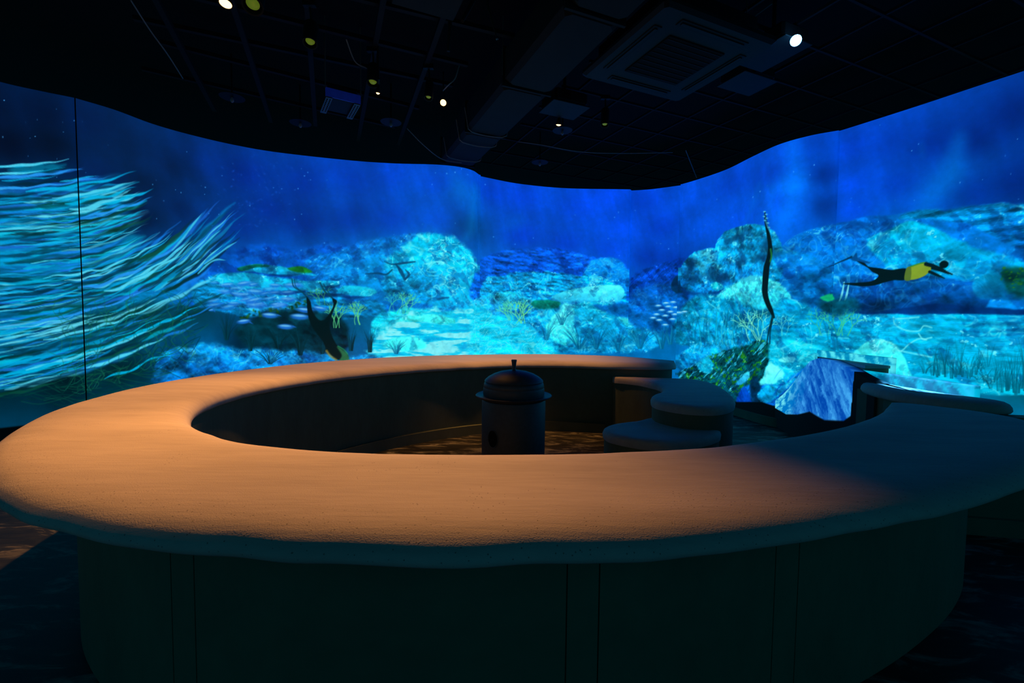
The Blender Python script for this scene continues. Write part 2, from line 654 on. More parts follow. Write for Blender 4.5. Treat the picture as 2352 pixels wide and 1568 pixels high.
def paint_wall():
    B = rgb
    # -------- water and sea floor, broad colours
    W.base([
        (-40, 240, 0, 14, 48), (20, 330, 0, 10, 38), (100, 260, 0, 18, 56), (110, 330, 0, 14, 42), (200, 280, 0, 26, 74), (230, 400, 0, 30, 84),
        (300, 330, 0, 28, 72), (335, 420, 0, 24, 62), (400, 380, 0, 28, 76), (420, 480, 0, 30, 84), (330, 500, 0, 22, 60),
        (480, 380, 0, 44, 132), (470, 480, 0, 50, 130), (560, 400, 0, 40, 140), (620, 480, 0, 42, 140), (560, 520, 0, 46, 140), (700, 420, 0, 50, 165), (700, 510, 0, 46, 150),
        (800, 410, 0, 55, 175), (800, 500, 0, 54, 165), (900, 400, 0, 62, 190), (900, 500, 0, 60, 180), (1000, 420, 0, 70, 205), (1000, 500, 0, 82, 222), (1060, 440, 0, 86, 190), (1085, 520, 0, 60, 130),
        (1130, 440, 0, 62, 205), (1200, 450, 0, 64, 212), (1200, 540, 0, 62, 208), (1320, 470, 0, 66, 226), (1400, 450, 0, 72, 235), (1300, 560, 0, 60, 200), (1430, 520, 0, 74, 236), (1400, 570, 0, 66, 210),
        (1480, 460, 0, 58, 195), (1520, 520, 0, 56, 190), (1490, 590, 0, 48, 165), (1540, 600, 0, 48, 160),
        (1590, 450, 0, 76, 222), (1600, 530, 0, 78, 222), (1680, 420, 0, 66, 208), (1700, 500, 0, 72, 212), (1760, 400, 0, 64, 200), (1790, 460, 0, 80, 218), (1815, 350, 0, 84, 230), (1818, 430, 0, 116, 250), (1812, 490, 0, 100, 238), (1880, 330, 0, 60, 178), (1895, 400, 0, 44, 140), (1900, 470, 0, 52, 150),
        (1955, 340, 0, 62, 205), (1960, 420, 0, 72, 225), (1960, 480, 0, 72, 220), (2040, 330, 0, 54, 172), (2060, 420, 0, 58, 180), (2140, 330, 0, 42, 142), (2120, 460, 0, 74, 195), (2180, 400, 0, 80, 185), (2240, 320, 0, 38, 132), (2250, 440, 0, 50, 155), (2330, 260, 0, 34, 120), (2330, 420, 0, 40, 135), (2400, 400, 0, 36, 130),
        # floor zone
        (0, 520, 0, 120, 175), (120, 560, 0, 130, 185), (250, 560, 0, 80, 130), (0, 640, 0, 130, 180), (140, 660, 0, 110, 160), (300, 640, 0, 105, 150), (0, 760, 0, 80, 110), (120, 780, 0, 70, 100), (250, 740, 0, 58, 68), (330, 720, 0, 48, 52), (0, 880, 0, 30, 42), (150, 880, 0, 26, 34), (280, 850, 0, 34, 42), (400, 800, 0, 60, 95),
        (400, 560, 0, 40, 100), (430, 640, 0, 115, 180), (450, 720, 0, 55, 75), (480, 800, 0, 90, 150), (520, 600, 0, 70, 165), (620, 580, 0, 72, 178), (720, 590, 0, 76, 182), (560, 660, 0, 130, 195), (620, 740, 0, 30, 48), (680, 770, 0, 24, 38), (560, 790, 0, 36, 62), (640, 815, 0, 75, 125), (740, 800, 0, 40, 60),
        (800, 600, 0, 96, 195), (820, 680, 0, 110, 170), (840, 740, 0, 90, 140), (840, 800, 0, 90, 150), (900, 600, 0, 120, 200), (900, 660, 0, 130, 200), (930, 740, 0, 180, 220), (1000, 700, 0, 170, 215), (960, 800, 0, 170, 220), (1060, 700, 0, 150, 200), (1060, 780, 0, 160, 215),
        (1140, 620, 0, 84, 205), (1240, 600, 0, 72, 196), (1340, 610, 0, 84, 205), (1140, 680, 0, 160, 220), (1240, 660, 0, 120, 210), (1140, 760, 0, 170, 225), (1240, 760, 0, 150, 210), (1340, 720, 0, 150, 220), (1340, 790, 0, 120, 190), (1420, 740, 0, 140, 205), (1420, 800, 0, 105, 180),
        (1480, 660, 0, 72, 180), (1530, 650, 0, 68, 175), (1500, 720, 0, 95, 185), (1500, 780, 0, 105, 165), (1540, 820, 0, 110, 185),
        (1600, 720, 0, 120, 185), (1680, 740, 0, 125, 190), (1640, 780, 0, 130, 200), (1600, 840, 0, 110, 190), (1800, 720, 0, 110, 190), (1850, 680, 0, 90, 170), (1840, 760, 0, 130, 195), (1900, 800, 0, 160, 210), (1800, 840, 0, 160, 215), (1720, 880, 0, 60, 110), (1820, 900, 0, 110, 200), (1900, 880, 0, 90, 180),
        (1900, 570, 0, 105, 205), (2000, 560, 0, 120, 210), (2100, 570, 0, 140, 215), (2250, 580, 0, 120, 195), (2340, 600, 0, 100, 160), (2000, 680, 0, 70, 140), (2150, 680, 0, 72, 150), (2300, 680, 0, 75, 150), (2000, 740, 0, 150, 210), (2150, 750, 0, 150, 205), (2300, 750, 0, 140, 195), (2000, 800, 0, 170, 220), (2150, 820, 0, 150, 200), (2300, 820, 0, 130, 170), (2200, 880, 0, 110, 150), (2340, 880, 0, 80, 100), (2400, 700, 0, 100, 150),
    ])
    # drifting shafts and murk in the water
    shaft = fbm(rng, U + V * 0.25 + 3, V, 3.4, 0.7, 4, 0.6)
    murk = fbm(rng, U, V, 1.6, 1.8, 4, 0.55)
    W.C *= (0.72 + 0.36 * shaft + 0.22 * murk)[..., None]
    # light shafts that stand out
    for p, wd, c, a in (([(1092, 430), (1086, 480), (1080, 530), (1064, 552)], 14, B(0, 120, 210), .45), ([(1040, 400), (1062, 440), (1066, 470)], 22, B(0, 110, 225), .35),
                        ([(1820, 330), (1826, 400), (1816, 470), (1790, 530)], 32, B(0, 125, 255), .5), ([(1745, 420), (1725, 480), (1705, 520)], 10, B(0, 100, 225), .4), ([(1775, 430), (1768, 480), (1752, 515)], 12, B(0, 105, 235), .4),
                        ([(2205, 330), (2185, 400), (2155, 440), (2120, 480)], 36, B(0, 118, 228), .5), ([(2200, 310), (2190, 350), (2170, 380)], 26, B(0, 92, 200), .4), ([(2140, 430), (2120, 470)], 40, B(0, 125, 235), .35),
                        ([(2120, 360), (2116, 330)], 12, B(0, 95, 200), .3), ([(940, 420), (960, 480), (930, 530)], 40, B(0, 84, 200), .25), ([(760, 430), (770, 470)], 46, B(0, 82, 200), .25), ([(1165, 520), (1195, 505)], 22, B(0, 105, 225), .35), ([(1280, 445), (1300, 460)], 60, B(0, 90, 230), .25)):
        W.stroke(p, wd, c, a, soft=wd * 1.3, wid=[.5, 1, 1, .6])

    def rock(pts, top, bot, feather=5, rough=6, tex=0.5, caust=0.0, cc=None, noise=N_MID, under=None, gamma=1.0):
        w, k = W.poly(pts, feather, rough, N_MID)
        if w is None:
            return
        r0, r1, c0, c1, kx, ky, d = w
        t = (np.arange(r0, r1) - r0) / max(1, r1 - r0 - 1)
        top, bot = grade(top), grade(bot)
        t = (1 - t)[:, None] ** gamma * np.ones((1, c1 - c0))
        colr = top + (bot - top) * np.clip(t, 0, 1)[..., None]
        sl = (slice(r0, r1), slice(c0, c1))
        if noise is N_FLAT:
            n = .85 * R_FLAT[sl] + .18 * R_FINE[sl]
        elif noise is N_DIAG:
            n = .85 * R_DIAG[sl] + .18 * R_FINE[sl]
        else:
            n = .6 * R_BIG[sl] + .45 * R_MID[sl] + .15 * R_FINE[sl]
        n = n * .8 + (N_COARSE[sl] - .5) * 1.0 + (N_MID[sl] - .5) * 1.6
        colr = colr * (1 + tex * .62 * n)[..., None]
        spark = sst(.55, .95, n) * sst(.55, .66, N_FINE[sl]) * min(1, tex)
        colr = colr + (B(130, 235, 245) - colr) * (spark * .55 * (top[1] > .35))[..., None]
        if caust:
            cm = CAUST[r0:r1, c0:c1] * caust * np.clip(1.15 - t * 1.1, 0, 1) * sst(.38, .6, N_COARSE[r0:r1, c0:c1] + .1)
            colr = colr + (( cc if cc is not None else B(150, 240, 245)) - colr) * np.clip(cm, 0, 1)[..., None]
        if under is not None:
            um = sst(0.62, 1.0, t) * sst(0, 26, 26 - np.clip(d, 0, 26))
            colr = colr + (under - colr) * um[..., None]
        W.mix(w, k, np.clip(colr, 0, 1))
        REEF[sl] = np.maximum(REEF[sl], k)
        return w, k

    # -------- far ridges and hills
    rock([(400, 640), (470, 590), (540, 572), (600, 562), (680, 572), (740, 560), (800, 566), (900, 600), (900, 700), (420, 700)], B(0, 70, 178), B(0, 88, 190), 16, 6, .35, .1)
    rock([(700, 600), (780, 575), (830, 556), (880, 545), (930, 538), (1000, 537), (1080, 580), (1110, 640), (1110, 760), (760, 700)], B(0, 92, 188), B(0, 96, 180), 7, 5, .45, .15, noise=N_DIAG)
    rock([(760, 620), (850, 580), (930, 556), (1000, 545), (1010, 640), (960, 690), (840, 680)], B(0, 128, 206), B(0, 118, 192), 70, 20, .45, .15)
    rock([(890, 600), (930, 560), (965, 541), (1005, 537), (1040, 545), (1070, 566), (1092, 598), (1104, 640), (1104, 720), (980, 700), (900, 660)], B(0, 178, 220), B(0, 140, 200), 12, 8, .4, .65, B(150, 238, 240), noise=SWIRL)
    for _ in range(26):        # caustic squiggles on the dome
        x, y = rnd.uniform(985, 1060), rnd.uniform(548, 660)
        pts = [(x, y)]
        for i in range(5):
            pts.append((pts[-1][0] + rnd.uniform(-13, 13), pts[-1][1] + rnd.uniform(1, 7)))
        W.stroke(pts, 1.6, B(170, 242, 240), .7, soft=1.6)
    rock([(1106, 600), (1150, 578), (1200, 570), (1262, 567), (1320, 578), (1380, 592), (1430, 600), (1447, 640), (1447, 700), (1106, 700)], B(0, 64, 190), B(0, 96, 208), 8, 5, .8, .25, B(60, 170, 240), noise=N_FLAT)
    rock([(1335, 640), (1360, 600), (1395, 590), (1428, 600), (1447, 640), (1447, 720), (1340, 700)], B(0, 120, 212), B(0, 110, 200), 6, 4, .45, .3)
    rock([(1106, 650), (1150, 632), (1210, 624), (1270, 626), (1330, 632), (1390, 640), (1447, 690), (1447, 790), (1106, 790)], B(0, 150, 218), B(0, 120, 205), 6, 6, .8, .5, noise=N_FLAT)
    rock([(1106, 690), (1130, 676), (1190, 672), (1220, 690), (1230, 715), (1180, 726), (1106, 712)], B(90, 215, 235), B(0, 70, 170), 7, 8, .9, .7)
    # slab rock on the middle panel
    rock([(1190, 760), (1230, 725), (1280, 700), (1340, 690), (1430, 700), (1500, 740), (1520, 790), (1460, 810), (1300, 810), (1230, 800)], B(30, 170, 215), B(0, 110, 180), 8, 6, .6, .6, noise=SWIRL)
    rock([(1266, 684), (1285, 672), (1320, 662), (1370, 655), (1418, 654), (1433, 664), (1431, 684), (1405, 698), (1360, 692), (1310, 700), (1280, 694)], B(140, 232, 232), B(30, 140, 210), 4, 3, .3, .3, under=B(0, 84, 180))
    rock([(1255, 760), (1275, 725), (1300, 700), (1320, 706), (1318, 745), (1330, 790), (1290, 790)], B(150, 235, 235), B(60, 190, 225), 8, 10, .5, .8)
    rock([(1425, 722), (1460, 722), (1510, 745), (1512, 756), (1470, 752), (1440, 750)], B(120, 225, 225), B(20, 150, 200), 5, 3, .35, .2)
    rock([(1362, 700), (1400, 700), (1433, 692), (1460, 720), (1445, 730), (1400, 722)], B(0, 90, 185), B(0, 110, 195), 7, 4, .5)
    # return panel
    rock([(1449, 640), (1475, 620), (1505, 606), (1540, 600), (1572, 600), (1572, 700), (1449, 700)], B(0, 46, 150), B(0, 70, 175), 9, 4, .7, noise=N_DIAG)
    rock([(1449, 670), (1490, 655), (1530, 650), (1572, 655), (1572, 760), (1449, 745)], B(0, 72, 175), B(0, 104, 185), 14, 5, .6, .2)
    rock([(1540, 655), (1556, 632), (1568, 640), (1568, 668), (1552, 672)], B(0, 50, 90), B(0, 40, 80), 4, 2, .5)
    # -------- big hill of the last panel
    rock([(1775, 600), (1800, 560), (1850, 528), (1920, 512), (2000, 498), (2070, 490), (2140, 486), (2230, 500), (2310, 530), (2360, 570), (2360, 720), (1780, 720)], B(0, 98, 200), B(0, 116, 198), 6, 5, .5, .35, B(110, 220, 245), noise=SWIRL)
    rock([(2060, 500), (2120, 480), (2180, 482), (2260, 470), (2352, 468), (2420, 470), (2420, 600), (2352, 580), (2280, 540), (2200, 508)], B(0, 140, 210), B(0, 70, 160), 8, 8, .8, .3, noise=N_FLAT)
    rock([(1990, 560), (2040, 525), (2090, 508), (2130, 512), (2180, 540), (2240, 570), (2352, 600), (2352, 660), (2100, 640)], B(0, 180, 225), B(0, 120, 195), 10, 8, .65, .7, noise=SWIRL)
    rock([(1930, 640), (2000, 628), (2100, 632), (2200, 640), (2280, 650), (2270, 700), (2235, 718), (2100, 722), (1960, 722), (1900, 700)], B(0, 84, 165), B(0, 44, 108), 8, 6, .8, .35, B(90, 210, 235), noise=SWIRL)
    rock([(2240, 640), (2290, 632), (2360, 650), (2420, 660), (2420, 690), (2300, 690), (2245, 680)], B(0, 140, 190), B(0, 60, 130), 7, 5, .6, .3)
    rock([(2020, 718), (2100, 702), (2160, 696), (2240, 704), (2360, 712), (2360, 726), (2100, 722)], B(0, 34, 96), B(0, 44, 110), 6, 3, .3)
    # sand of the last panel
    rock([(1930, 728), (1990, 722), (2100, 722), (2200, 722), (2360, 724), (2420, 730), (2420, 900), (1930, 860)], B(0, 158, 212), B(0, 150, 196), 6, 4, .45, .0, noise=N_FLAT)
    w, k = W.poly([(1930, 728), (2100, 724), (2420, 728), (2420, 800), (1930, 800)], 20)
    r0, r1, c0, c1 = w[:4]
    W.mix(w, k * CAUSTF[r0:r1, c0:c1] * .32 * sst(.4, .6, N_COARSE[r0:r1, c0:c1] + .05), B(120, 228, 240))
    for y in (742, 758, 768):
        W.stroke([(2180, y), (2260, y + 4), (2352, y - 2), (2420, y)], 5, B(0, 100, 165), .5, soft=5, wid=[0, 1, 1, .5])
    # white mound
    rock([(1940, 830), (1962, 806), (1990, 786), (2022, 779), (2052, 789), (2078, 815), (2088, 845), (2086, 872), (1960, 870)], B(140, 234, 238), B(30, 190, 222), 5, 6, .45, .8, B(220, 252, 250))
    for pts in ([(2030, 782), (2050, 790), (2068, 806), (2088, 790), (2110, 778), (2128, 780)], [(2070, 806), (2100, 812), (2140, 820)], [(2052, 728), (2056, 745), (2080, 758), (2110, 760), (2122, 748), (2140, 752)], [(2056, 732), (2090, 730), (2110, 728)], [(2110, 766), (2120, 778), (2140, 775)]):
        W.stroke(pts, 3, B(160, 240, 245), .75, soft=3)

    # -------- boulders of the curved panel
    rock([(1648, 590), (1646, 560), (1665, 532), (1700, 518), (1735, 514), (1765, 522), (1788, 545), (1800, 600), (1780, 650), (1700, 640)], B(10, 130, 185), B(0, 118, 185), 4, 5, .95, .5, B(120, 225, 235), noise=SWIRL)
    rock([(1780, 590), (1800, 575), (1850, 580), (1880, 592), (1884, 606), (1840, 616), (1790, 612)], B(0, 130, 205), B(0, 90, 180), 5, 4, .5, .2)
    rock([(1820, 650), (1870, 630), (1890, 650), (1900, 700), (1840, 705), (1810, 680)], B(0, 100, 170), B(0, 84, 165), 9, 5, .7, .2)
    rock([(1563, 640), (1565, 612), (1578, 592), (1600, 577), (1630, 570), (1668, 570), (1700, 580), (1735, 600), (1750, 640), (1700, 655), (1660, 668), (1625, 674), (1590, 672), (1568, 662)], B(20, 150, 205), B(0, 104, 180), 4, 4, 1.0, .55, B(150, 238, 240), noise=SWIRL)
    for x, y, rx, ry, a in ((1588, 608, 10, 22, .3), (1634, 630, 16, 16, .2), (1655, 640, 22, 14, -.3), (1598, 640, 14, 10, 0), (1690, 545, 22, 9, -.4), (1670, 556, 10, 12, 0), (1760, 560, 14, 22, .3), (1745, 592, 18, 10, 0), (1778, 585, 14, 9, 0), (1700, 600, 16, 16, .4)):
        W.blob(x, y, rx, ry, B(0, 58, 104), .7, a, .9)
    W.stroke([(1566, 664), (1590, 674), (1625, 676), (1660, 668)], 7, B(0, 60, 130), .8, soft=5)
    rock([(1632, 655), (1640, 648), (1655, 650), (1662, 660), (1645, 668)], B(60, 190, 205), B(20, 140, 180), 3, 2, .3)
    rock([(1630, 700), (1660, 668), (1700, 644), (1735, 634), (1770, 640), (1800, 660), (1816, 690), (1790, 708), (1750, 712), (1690, 706)], B(130, 230, 228), B(30, 160, 210), 6, 8, .7, .7)
    rock([(1570, 700), (1620, 676), (1680, 690), (1740, 708), (1790, 720), (1790, 790), (1560, 790)], B(0, 140, 195), B(0, 118, 170), 10, 8, .8, .4, B(140, 235, 230), noise=SWIRL)
    rock([(1560, 815), (1600, 790), (1650, 776), (1700, 785), (1730, 800), (1620, 830), (1560, 850)], B(30, 165, 220), B(0, 110, 190), 8, 6, .7, .5)
    rock([(1780, 700), (1830, 690), (1880, 720), (1930, 740), (1930, 800), (1780, 790)], B(0, 140, 200), B(0, 150, 200), 14, 5, .5, .3, noise=N_FLAT)
    # -------- lower right of the curved panel: mossy rock, pale rock, blue rock
    rock([(1765, 790), (1800, 778), (1850, 785), (1900, 800), (1960, 830), (1960, 880), (1760, 880)], B(40, 185, 222), B(0, 150, 205), 8, 6, .5, .5)
    rock([(1556, 858), (1590, 838), (1640, 812), (1690, 796), (1720, 790), (1752, 778), (1768, 800), (1760, 850), (1740, 890), (1706, 925), (1650, 910), (1590, 890)], B(0, 74, 80), B(0, 50, 70), 6, 8, 1.2, 0, noise=N_DIAG)
    w, k = W.poly([(1556, 858), (1640, 812), (1720, 790), (1752, 778), (1764, 810), (1740, 860), (1690, 905), (1600, 885)], 8, 8, N_MID)
    r0, r1, c0, c1 = w[:4]
    W.mix(w, k * sst(.52, .66, N_FINE[r0:r1, c0:c1]) * sst(.42, .58, N_MID[r0:r1, c0:c1]), B(40, 130, 20))
    W.mix(w, k * sst(.60, .72, N_DIAG[r0:r1, c0:c1]) * .9, B(60, 180, 215))
    rock([(1600, 836), (1622, 822), (1640, 836), (1630, 856), (1608, 852)], B(50, 175, 215), B(0, 110, 160), 5, 6, .6)
    rock([(1690, 880), (1706, 862), (1720, 852), (1722, 866), (1704, 882)], B(120, 220, 240), B(30, 120, 210), 4, 3, .4)
    rock([(1738, 882), (1756, 856), (1768, 832), (1790, 842), (1804, 855), (1796, 872), (1764, 884)], B(170, 240, 245), B(120, 222, 235), 6, 8, .35, .5)
    rock([(1788, 826), (1805, 819), (1826, 820), (1822, 831), (1800, 832)], B(190, 240, 250), B(140, 225, 240), 4, 2, .2)
    rock([(1690, 930), (1712, 890), (1740, 884), (1800, 880), (1840, 850), (1880, 822), (1960, 830), (2000, 880), (2010, 960), (1690, 960)], B(0, 120, 205), B(0, 74, 190), 8, 8, .9, .3, B(90, 190, 245), noise=N_DIAG)
    rock([(1690, 925), (1700, 900), (1712, 888), (1724, 910), (1740, 930), (1720, 945), (1690, 945)], B(0, 64, 170), B(0, 56, 165), 4, 3, .4)
    rock([(1724, 880), (1740, 866), (1748, 900), (1742, 926), (1726, 920)], B(0, 46, 80), B(0, 40, 80), 6, 4, .8)
    rock([(1740, 905), (1760, 886), (1800, 884), (1830, 870), (1800, 900), (1770, 920), (1746, 922)], B(40, 180, 225), B(0, 130, 215), 6, 6, .9, .4)
    for _ in range(60):
        x = rnd.uniform(1800, 1990)
        y = rnd.uniform(835, 925)
        L = rnd.uniform(14, 40)
        W.stroke([(x, y), (x - L * .4, y + L * .45), (x - L * .75, y + L)], rnd.uniform(1.5, 4), rnd.choice([B(60, 165, 240), B(0, 60, 170), B(100, 200, 245), B(0, 100, 215)]), .55, soft=2, wid=[0, 1, 1, 0])

    # -------- left middle: stacked slabs, cavern, sand
    rock([(440, 660), (480, 636), (540, 628), (620, 634), (700, 645), (770, 660), (800, 690), (860, 690), (880, 720), (700, 740), (540, 720), (450, 700)], B(20, 140, 205), B(0, 96, 160), 8, 6, .8, .6, noise=N_FLAT)
    rock([(500, 632), (560, 626), (640, 636), (700, 645), (770, 644), (782, 650), (770, 660), (700, 668), (640, 668), (560, 662), (505, 650)], B(40, 168, 208), B(20, 140, 195), 5, 4, .5, .3, under=B(0, 50, 110))
    rock([(544, 620), (575, 608), (640, 610), (700, 622), (730, 632), (690, 632), (670, 634), (620, 630), (570, 624)], B(40, 160, 195), B(10, 120, 180), 4, 3, .5, .2)
    rock([(545, 618), (560, 610), (600, 606), (620, 610), (580, 616), (556, 624)], B(0, 80, 60), B(0, 70, 70), 4, 3, .6)
    rock([(660, 616), (690, 612), (718, 624), (700, 628), (676, 624)], B(70, 120, 20), B(30, 110, 60), 4, 3, .6)
    for y, x0, x1, wd, a in ((630, 620, 690, 6, .7), (670, 612, 700, 10, .85), (676, 690, 790, 9, .8), (656, 735, 780, 6, .7), (680, 775, 850, 7, .6), (684, 945, 1030, 9, .75), (640, 760, 785, 5, .6)):
        W.stroke([(x0, y), ((x0 + x1) / 2, y + 3), (x1, y - 1)], wd, B(0, 40, 96), a, soft=4, wid=[.2, 1, .3])
    rock([(775, 665), (800, 655), (850, 660), (866, 672), (840, 680), (790, 676)], B(60, 190, 215), B(0, 120, 180), 4, 3, .4, .4)
    rock([(880, 640), (920, 612), (960, 610), (1000, 620), (1020, 660), (990, 690), (920, 680), (880, 668)], B(0, 150, 205), B(0, 120, 195), 10, 8, .9, .7, noise=SWIRL)
    rock([(590, 730), (620, 714), (700, 712), (760, 720), (790, 740), (800, 790), (760, 815), (640, 812), (560, 795), (540, 760)], B(0, 38, 48), B(0, 44, 66), 14, 8, .8)
    rock([(860, 730), (900, 712), (950, 706), (1000, 712), (1060, 716), (1104, 705), (1104, 830), (870, 830), (850, 790)], B(40, 188, 222), B(20, 180, 222), 10, 6, .5, .3, noise=N_FLAT)
    w, k = W.poly([(868, 770), (890, 742), (930, 724), (1000, 716), (1060, 722), (1120, 712), (1120, 840), (860, 840), (850, 810)], 22, 22, N_MID)
    r0, r1, c0, c1 = w[:4]
    REEF[r0:r1, c0:c1] *= 1 - .8 * k
    W.mix(w, k, B(0, 200, 240) + 0 * W.C[r0:r1, c0:c1])
    W.mix(w, k * sst(.44, .58, N_FLAT[r0:r1, c0:c1]) * .9, B(165, 241, 246))
    W.mix(w, k * sst(.58, .70, 1 - N_FLAT[r0:r1, c0:c1]) * .6, B(0, 150, 215))
    rock([(905, 740), (930, 728), (985, 722), (1030, 728), (1046, 740), (1010, 744), (960, 738)], B(140, 235, 232), B(90, 215, 230), 5, 5, .5)
    rock([(880, 785), (930, 772), (970, 778), (980, 795), (950, 806), (900, 802)], B(140, 236, 236), B(90, 220, 232), 8, 6, .3)
    w, k = W.poly([(1090, 726), (1130, 722), (1180, 730), (1225, 760), (1270, 800), (1290, 830), (1090, 830)], 16, 14, N_MID)
    r0, r1, c0, c1 = w[:4]
    REEF[r0:r1, c0:c1] *= 1 - .6 * k
    W.mix(w, k, (B(10, 205, 245) + 0 * W.C[r0:r1, c0:c1]) * (0.62 + .8 * N_FLAT[r0:r1, c0:c1])[..., None])
    W.mix(w, k * CAUSTF[r0:r1, c0:c1] * .55, B(150, 238, 242))
    rock([(440, 800), (480, 790), (540, 798), (620, 800), (760, 812), (880, 818), (880, 850), (440, 860)], B(30, 140, 210), B(0, 80, 160), 12, 8, 1.0, .4, noise=SWIRL)
    rock([(350, 860), (365, 820), (400, 800), (450, 806), (480, 830), (470, 870), (360, 880)], B(30, 140, 205), B(0, 80, 170), 8, 8, 1.0, .3, noise=SWIRL)

    # -------- weed patches, pale crusts and glints over the whole reef
    def overlay(m, col):
        W.C[:] += (np.clip(m, 0, 1))[..., None] * (col - W.C)
    lum = W.C[..., 1]
    overlay(REEF * sst(.54, .66, PATCH_A) * .55, W.C * np.array([.3, .52, .70]))
    overlay(REEF * sst(.57, .70, PATCH_C) * .40, W.C * np.array([.3, .50, .66]))
    overlay(REEF * sst(.56, .72, PATCH_B) * .30 * sst(.25, .5, lum), np.clip(W.C * 1.25 + np.array([.03, .12, .08]), 0, 1))
    overlay(REEF * CAUST * sst(.52, .62, PATCH_B) * .45 * sst(.4, .65, lum), rgb(165, 242, 246))
    overlay(REEF * sst(.68, .76, N_FINE) * sst(.5, .6, PATCH_C) * .7 * sst(.35, .6, lum), rgb(170, 242, 248))

    W.C[:] *= 1 + REEF[..., None] * np.array([-.15, .03, .04])
    W.C[:] = np.clip(W.C, 0, 1)
    # -------- plants
    def tuft(x, y, h, spread, n, cols, wd=1.6, a=.7):
        for _ in range(n):
            s = rnd.uniform(-1, 1)
            hh = h * rnd.uniform(.5, 1)
            W.stroke([(x + s * 4, y), (x + s * spread * .45, y - hh * .55), (x + s * spread + rnd.uniform(-4, 4), y - hh)], wd, rnd.choice(cols), a, soft=1.4, wid=[1, .9, .3], n=9)
    dk = [B(0, 40, 50), B(0, 52, 64), B(0, 64, 84), B(0, 30, 38)]
    for x, y, h, s, n in ((520, 780, 70, 26, 18), (575, 805, 60, 20, 18), (690, 815, 70, 30, 24), (640, 800, 60, 30, 14), (806, 805, 60, 16, 18), (850, 808, 60, 14, 18), (740, 812, 40, 24, 12), (620, 835, 34, 40, 16)):
        tuft(x, y, h, s, n, dk)
    for x, y, h, s, n in ((910, 812, 34, 26, 26), (1255, 780, 50, 26, 18), (1330, 800, 60, 50, 30), (1370, 800, 60, 40, 26), (1420, 805, 60, 40, 22), (1470, 800, 60, 40, 24), (1520, 800, 60, 30, 22), (1290, 745, 40, 30, 14), (1540, 790, 50, 24, 20)):
        tuft(x, y, h, s, n, [B(0, 78, 120), B(0, 92, 140), B(0, 104, 150), B(20, 140, 180)], 1.5, .6)
    for x in range(1590, 1760, 7):
        W.stroke([(x, 790), (x + rnd.uniform(-6, 6), 760), (x + rnd.uniform(-8, 8), 716 + rnd.uniform(-8, 14))], 2, rnd.choice([B(0, 92, 128), B(40, 190, 200), B(0, 104, 140), B(80, 210, 210)]), .5, soft=2)
    for x, y, h, s, n in ((2150, 865, 90, 26, 26), (2185, 868, 80, 26, 26), (2222, 868, 95, 26, 28), (2250, 850, 60, 30, 14), (2300, 900, 80, 30, 22), (2335, 905, 110, 26, 34), (2365, 900, 120, 26, 30), (2270, 880, 40, 30, 20)):
        for dx in (-22, -9, 0, 8, 20):
            tuft(x + dx + rnd.uniform(-5, 5), y - abs(dx) * .4, h * rnd.choice([.35, .5, .7, .9, 1.1]), s * rnd.uniform(.5, 1.1), n // 3, [B(0, 84, 108), B(0, 100, 126), B(0, 70, 92), B(0, 120, 150)], 2.6, .38)
    for _ in range(220):     # brown-green wisps in the shade
        x, y = rnd.uniform(120, 420), rnd.uniform(690, 900)
        if y > 970 - x * .35:
            continue
        L = rnd.uniform(20, 60)
        W.stroke([(x, y), (x + L * .5, y - rnd.uniform(-14, 22)), (x + L, y - rnd.uniform(-8, 34))], 1.6, rnd.choice([B(10, 84, 60), B(0, 60, 54), B(20, 110, 84), B(0, 40, 40)]), .6, soft=1.4, n=8)
    for _ in range(80):      # fronds along the bottom left
        x, y = rnd.uniform(-30, 330), rnd.uniform(850, 930)
        W.stroke([(x, y), (x + 40, y - rnd.uniform(-10, 20)), (x + 90, y + rnd.uniform(-26, 20))], 2, rnd.choice([B(0, 60, 56), B(0, 44, 44), B(10, 80, 64)]), .5, soft=1.6, n=8)
    rock([(2295, 625), (2320, 610), (2370, 620), (2400, 660), (2350, 680), (2320, 670), (2310, 645)], B(10, 84, 70), B(0, 60, 84), 14, 16, .9)
    for _ in range(50):
        W.blob(rnd.uniform(2300, 2370), rnd.uniform(612, 660), rnd.uniform(2, 5), rnd.uniform(1.5, 3.5), rnd.choice([B(50, 120, 10), B(30, 100, 30), B(0, 70, 40)]), .8)

    def coral(x, y, h, n, col, a=.75, wd=2.0, lean=0.0):
        def branch(x, y, ang, L, d, wdt):
            x2, y2 = x + L * math.sin(ang), y - L * math.cos(ang)
            W.stroke([(x, y), ((x + x2) / 2 + rnd.uniform(-2, 2), (y + y2) / 2), (x2, y2)], wdt, col, a, soft=1.2, n=7)
            if d > 0:
                for s in (-1, 1):
                    branch(x2, y2, ang + s * rnd.uniform(.25, .65), L * rnd.uniform(.6, .85), d - 1, wdt * .82)
        for i in range(n):
            branch(x + rnd.uniform(-1, 1) * h * .25, y, lean + rnd.uniform(-.6, .6), h * .34, 3, wd)
    coral(1196, 742, 58, 5, B(120, 225, 150), .8)
    coral(1180, 735, 50, 4, B(90, 215, 170), .7)
    coral(925, 720, 56, 5, B(100, 215, 150), .6, 1.8)
    coral(905, 715, 50, 3, B(60, 190, 170), .5, 1.8)
    coral(780, 752, 60, 4, B(100, 200, 130), .75)
    coral(815, 745, 56, 4, B(110, 205, 130), .7)
    coral(740, 700, 44, 3, B(80, 170, 90), .6, 1.6)
    coral(1738, 782, 74, 5, B(140, 236, 200), .75, 1.9)
    coral(1800, 770, 50, 3, B(110, 225, 215), .5, 1.6)
    coral(1900, 770, 72, 4, B(60, 190, 150), .65, 2.2)
    coral(1940, 770, 72, 5, B(70, 200, 140), .7, 2.4)
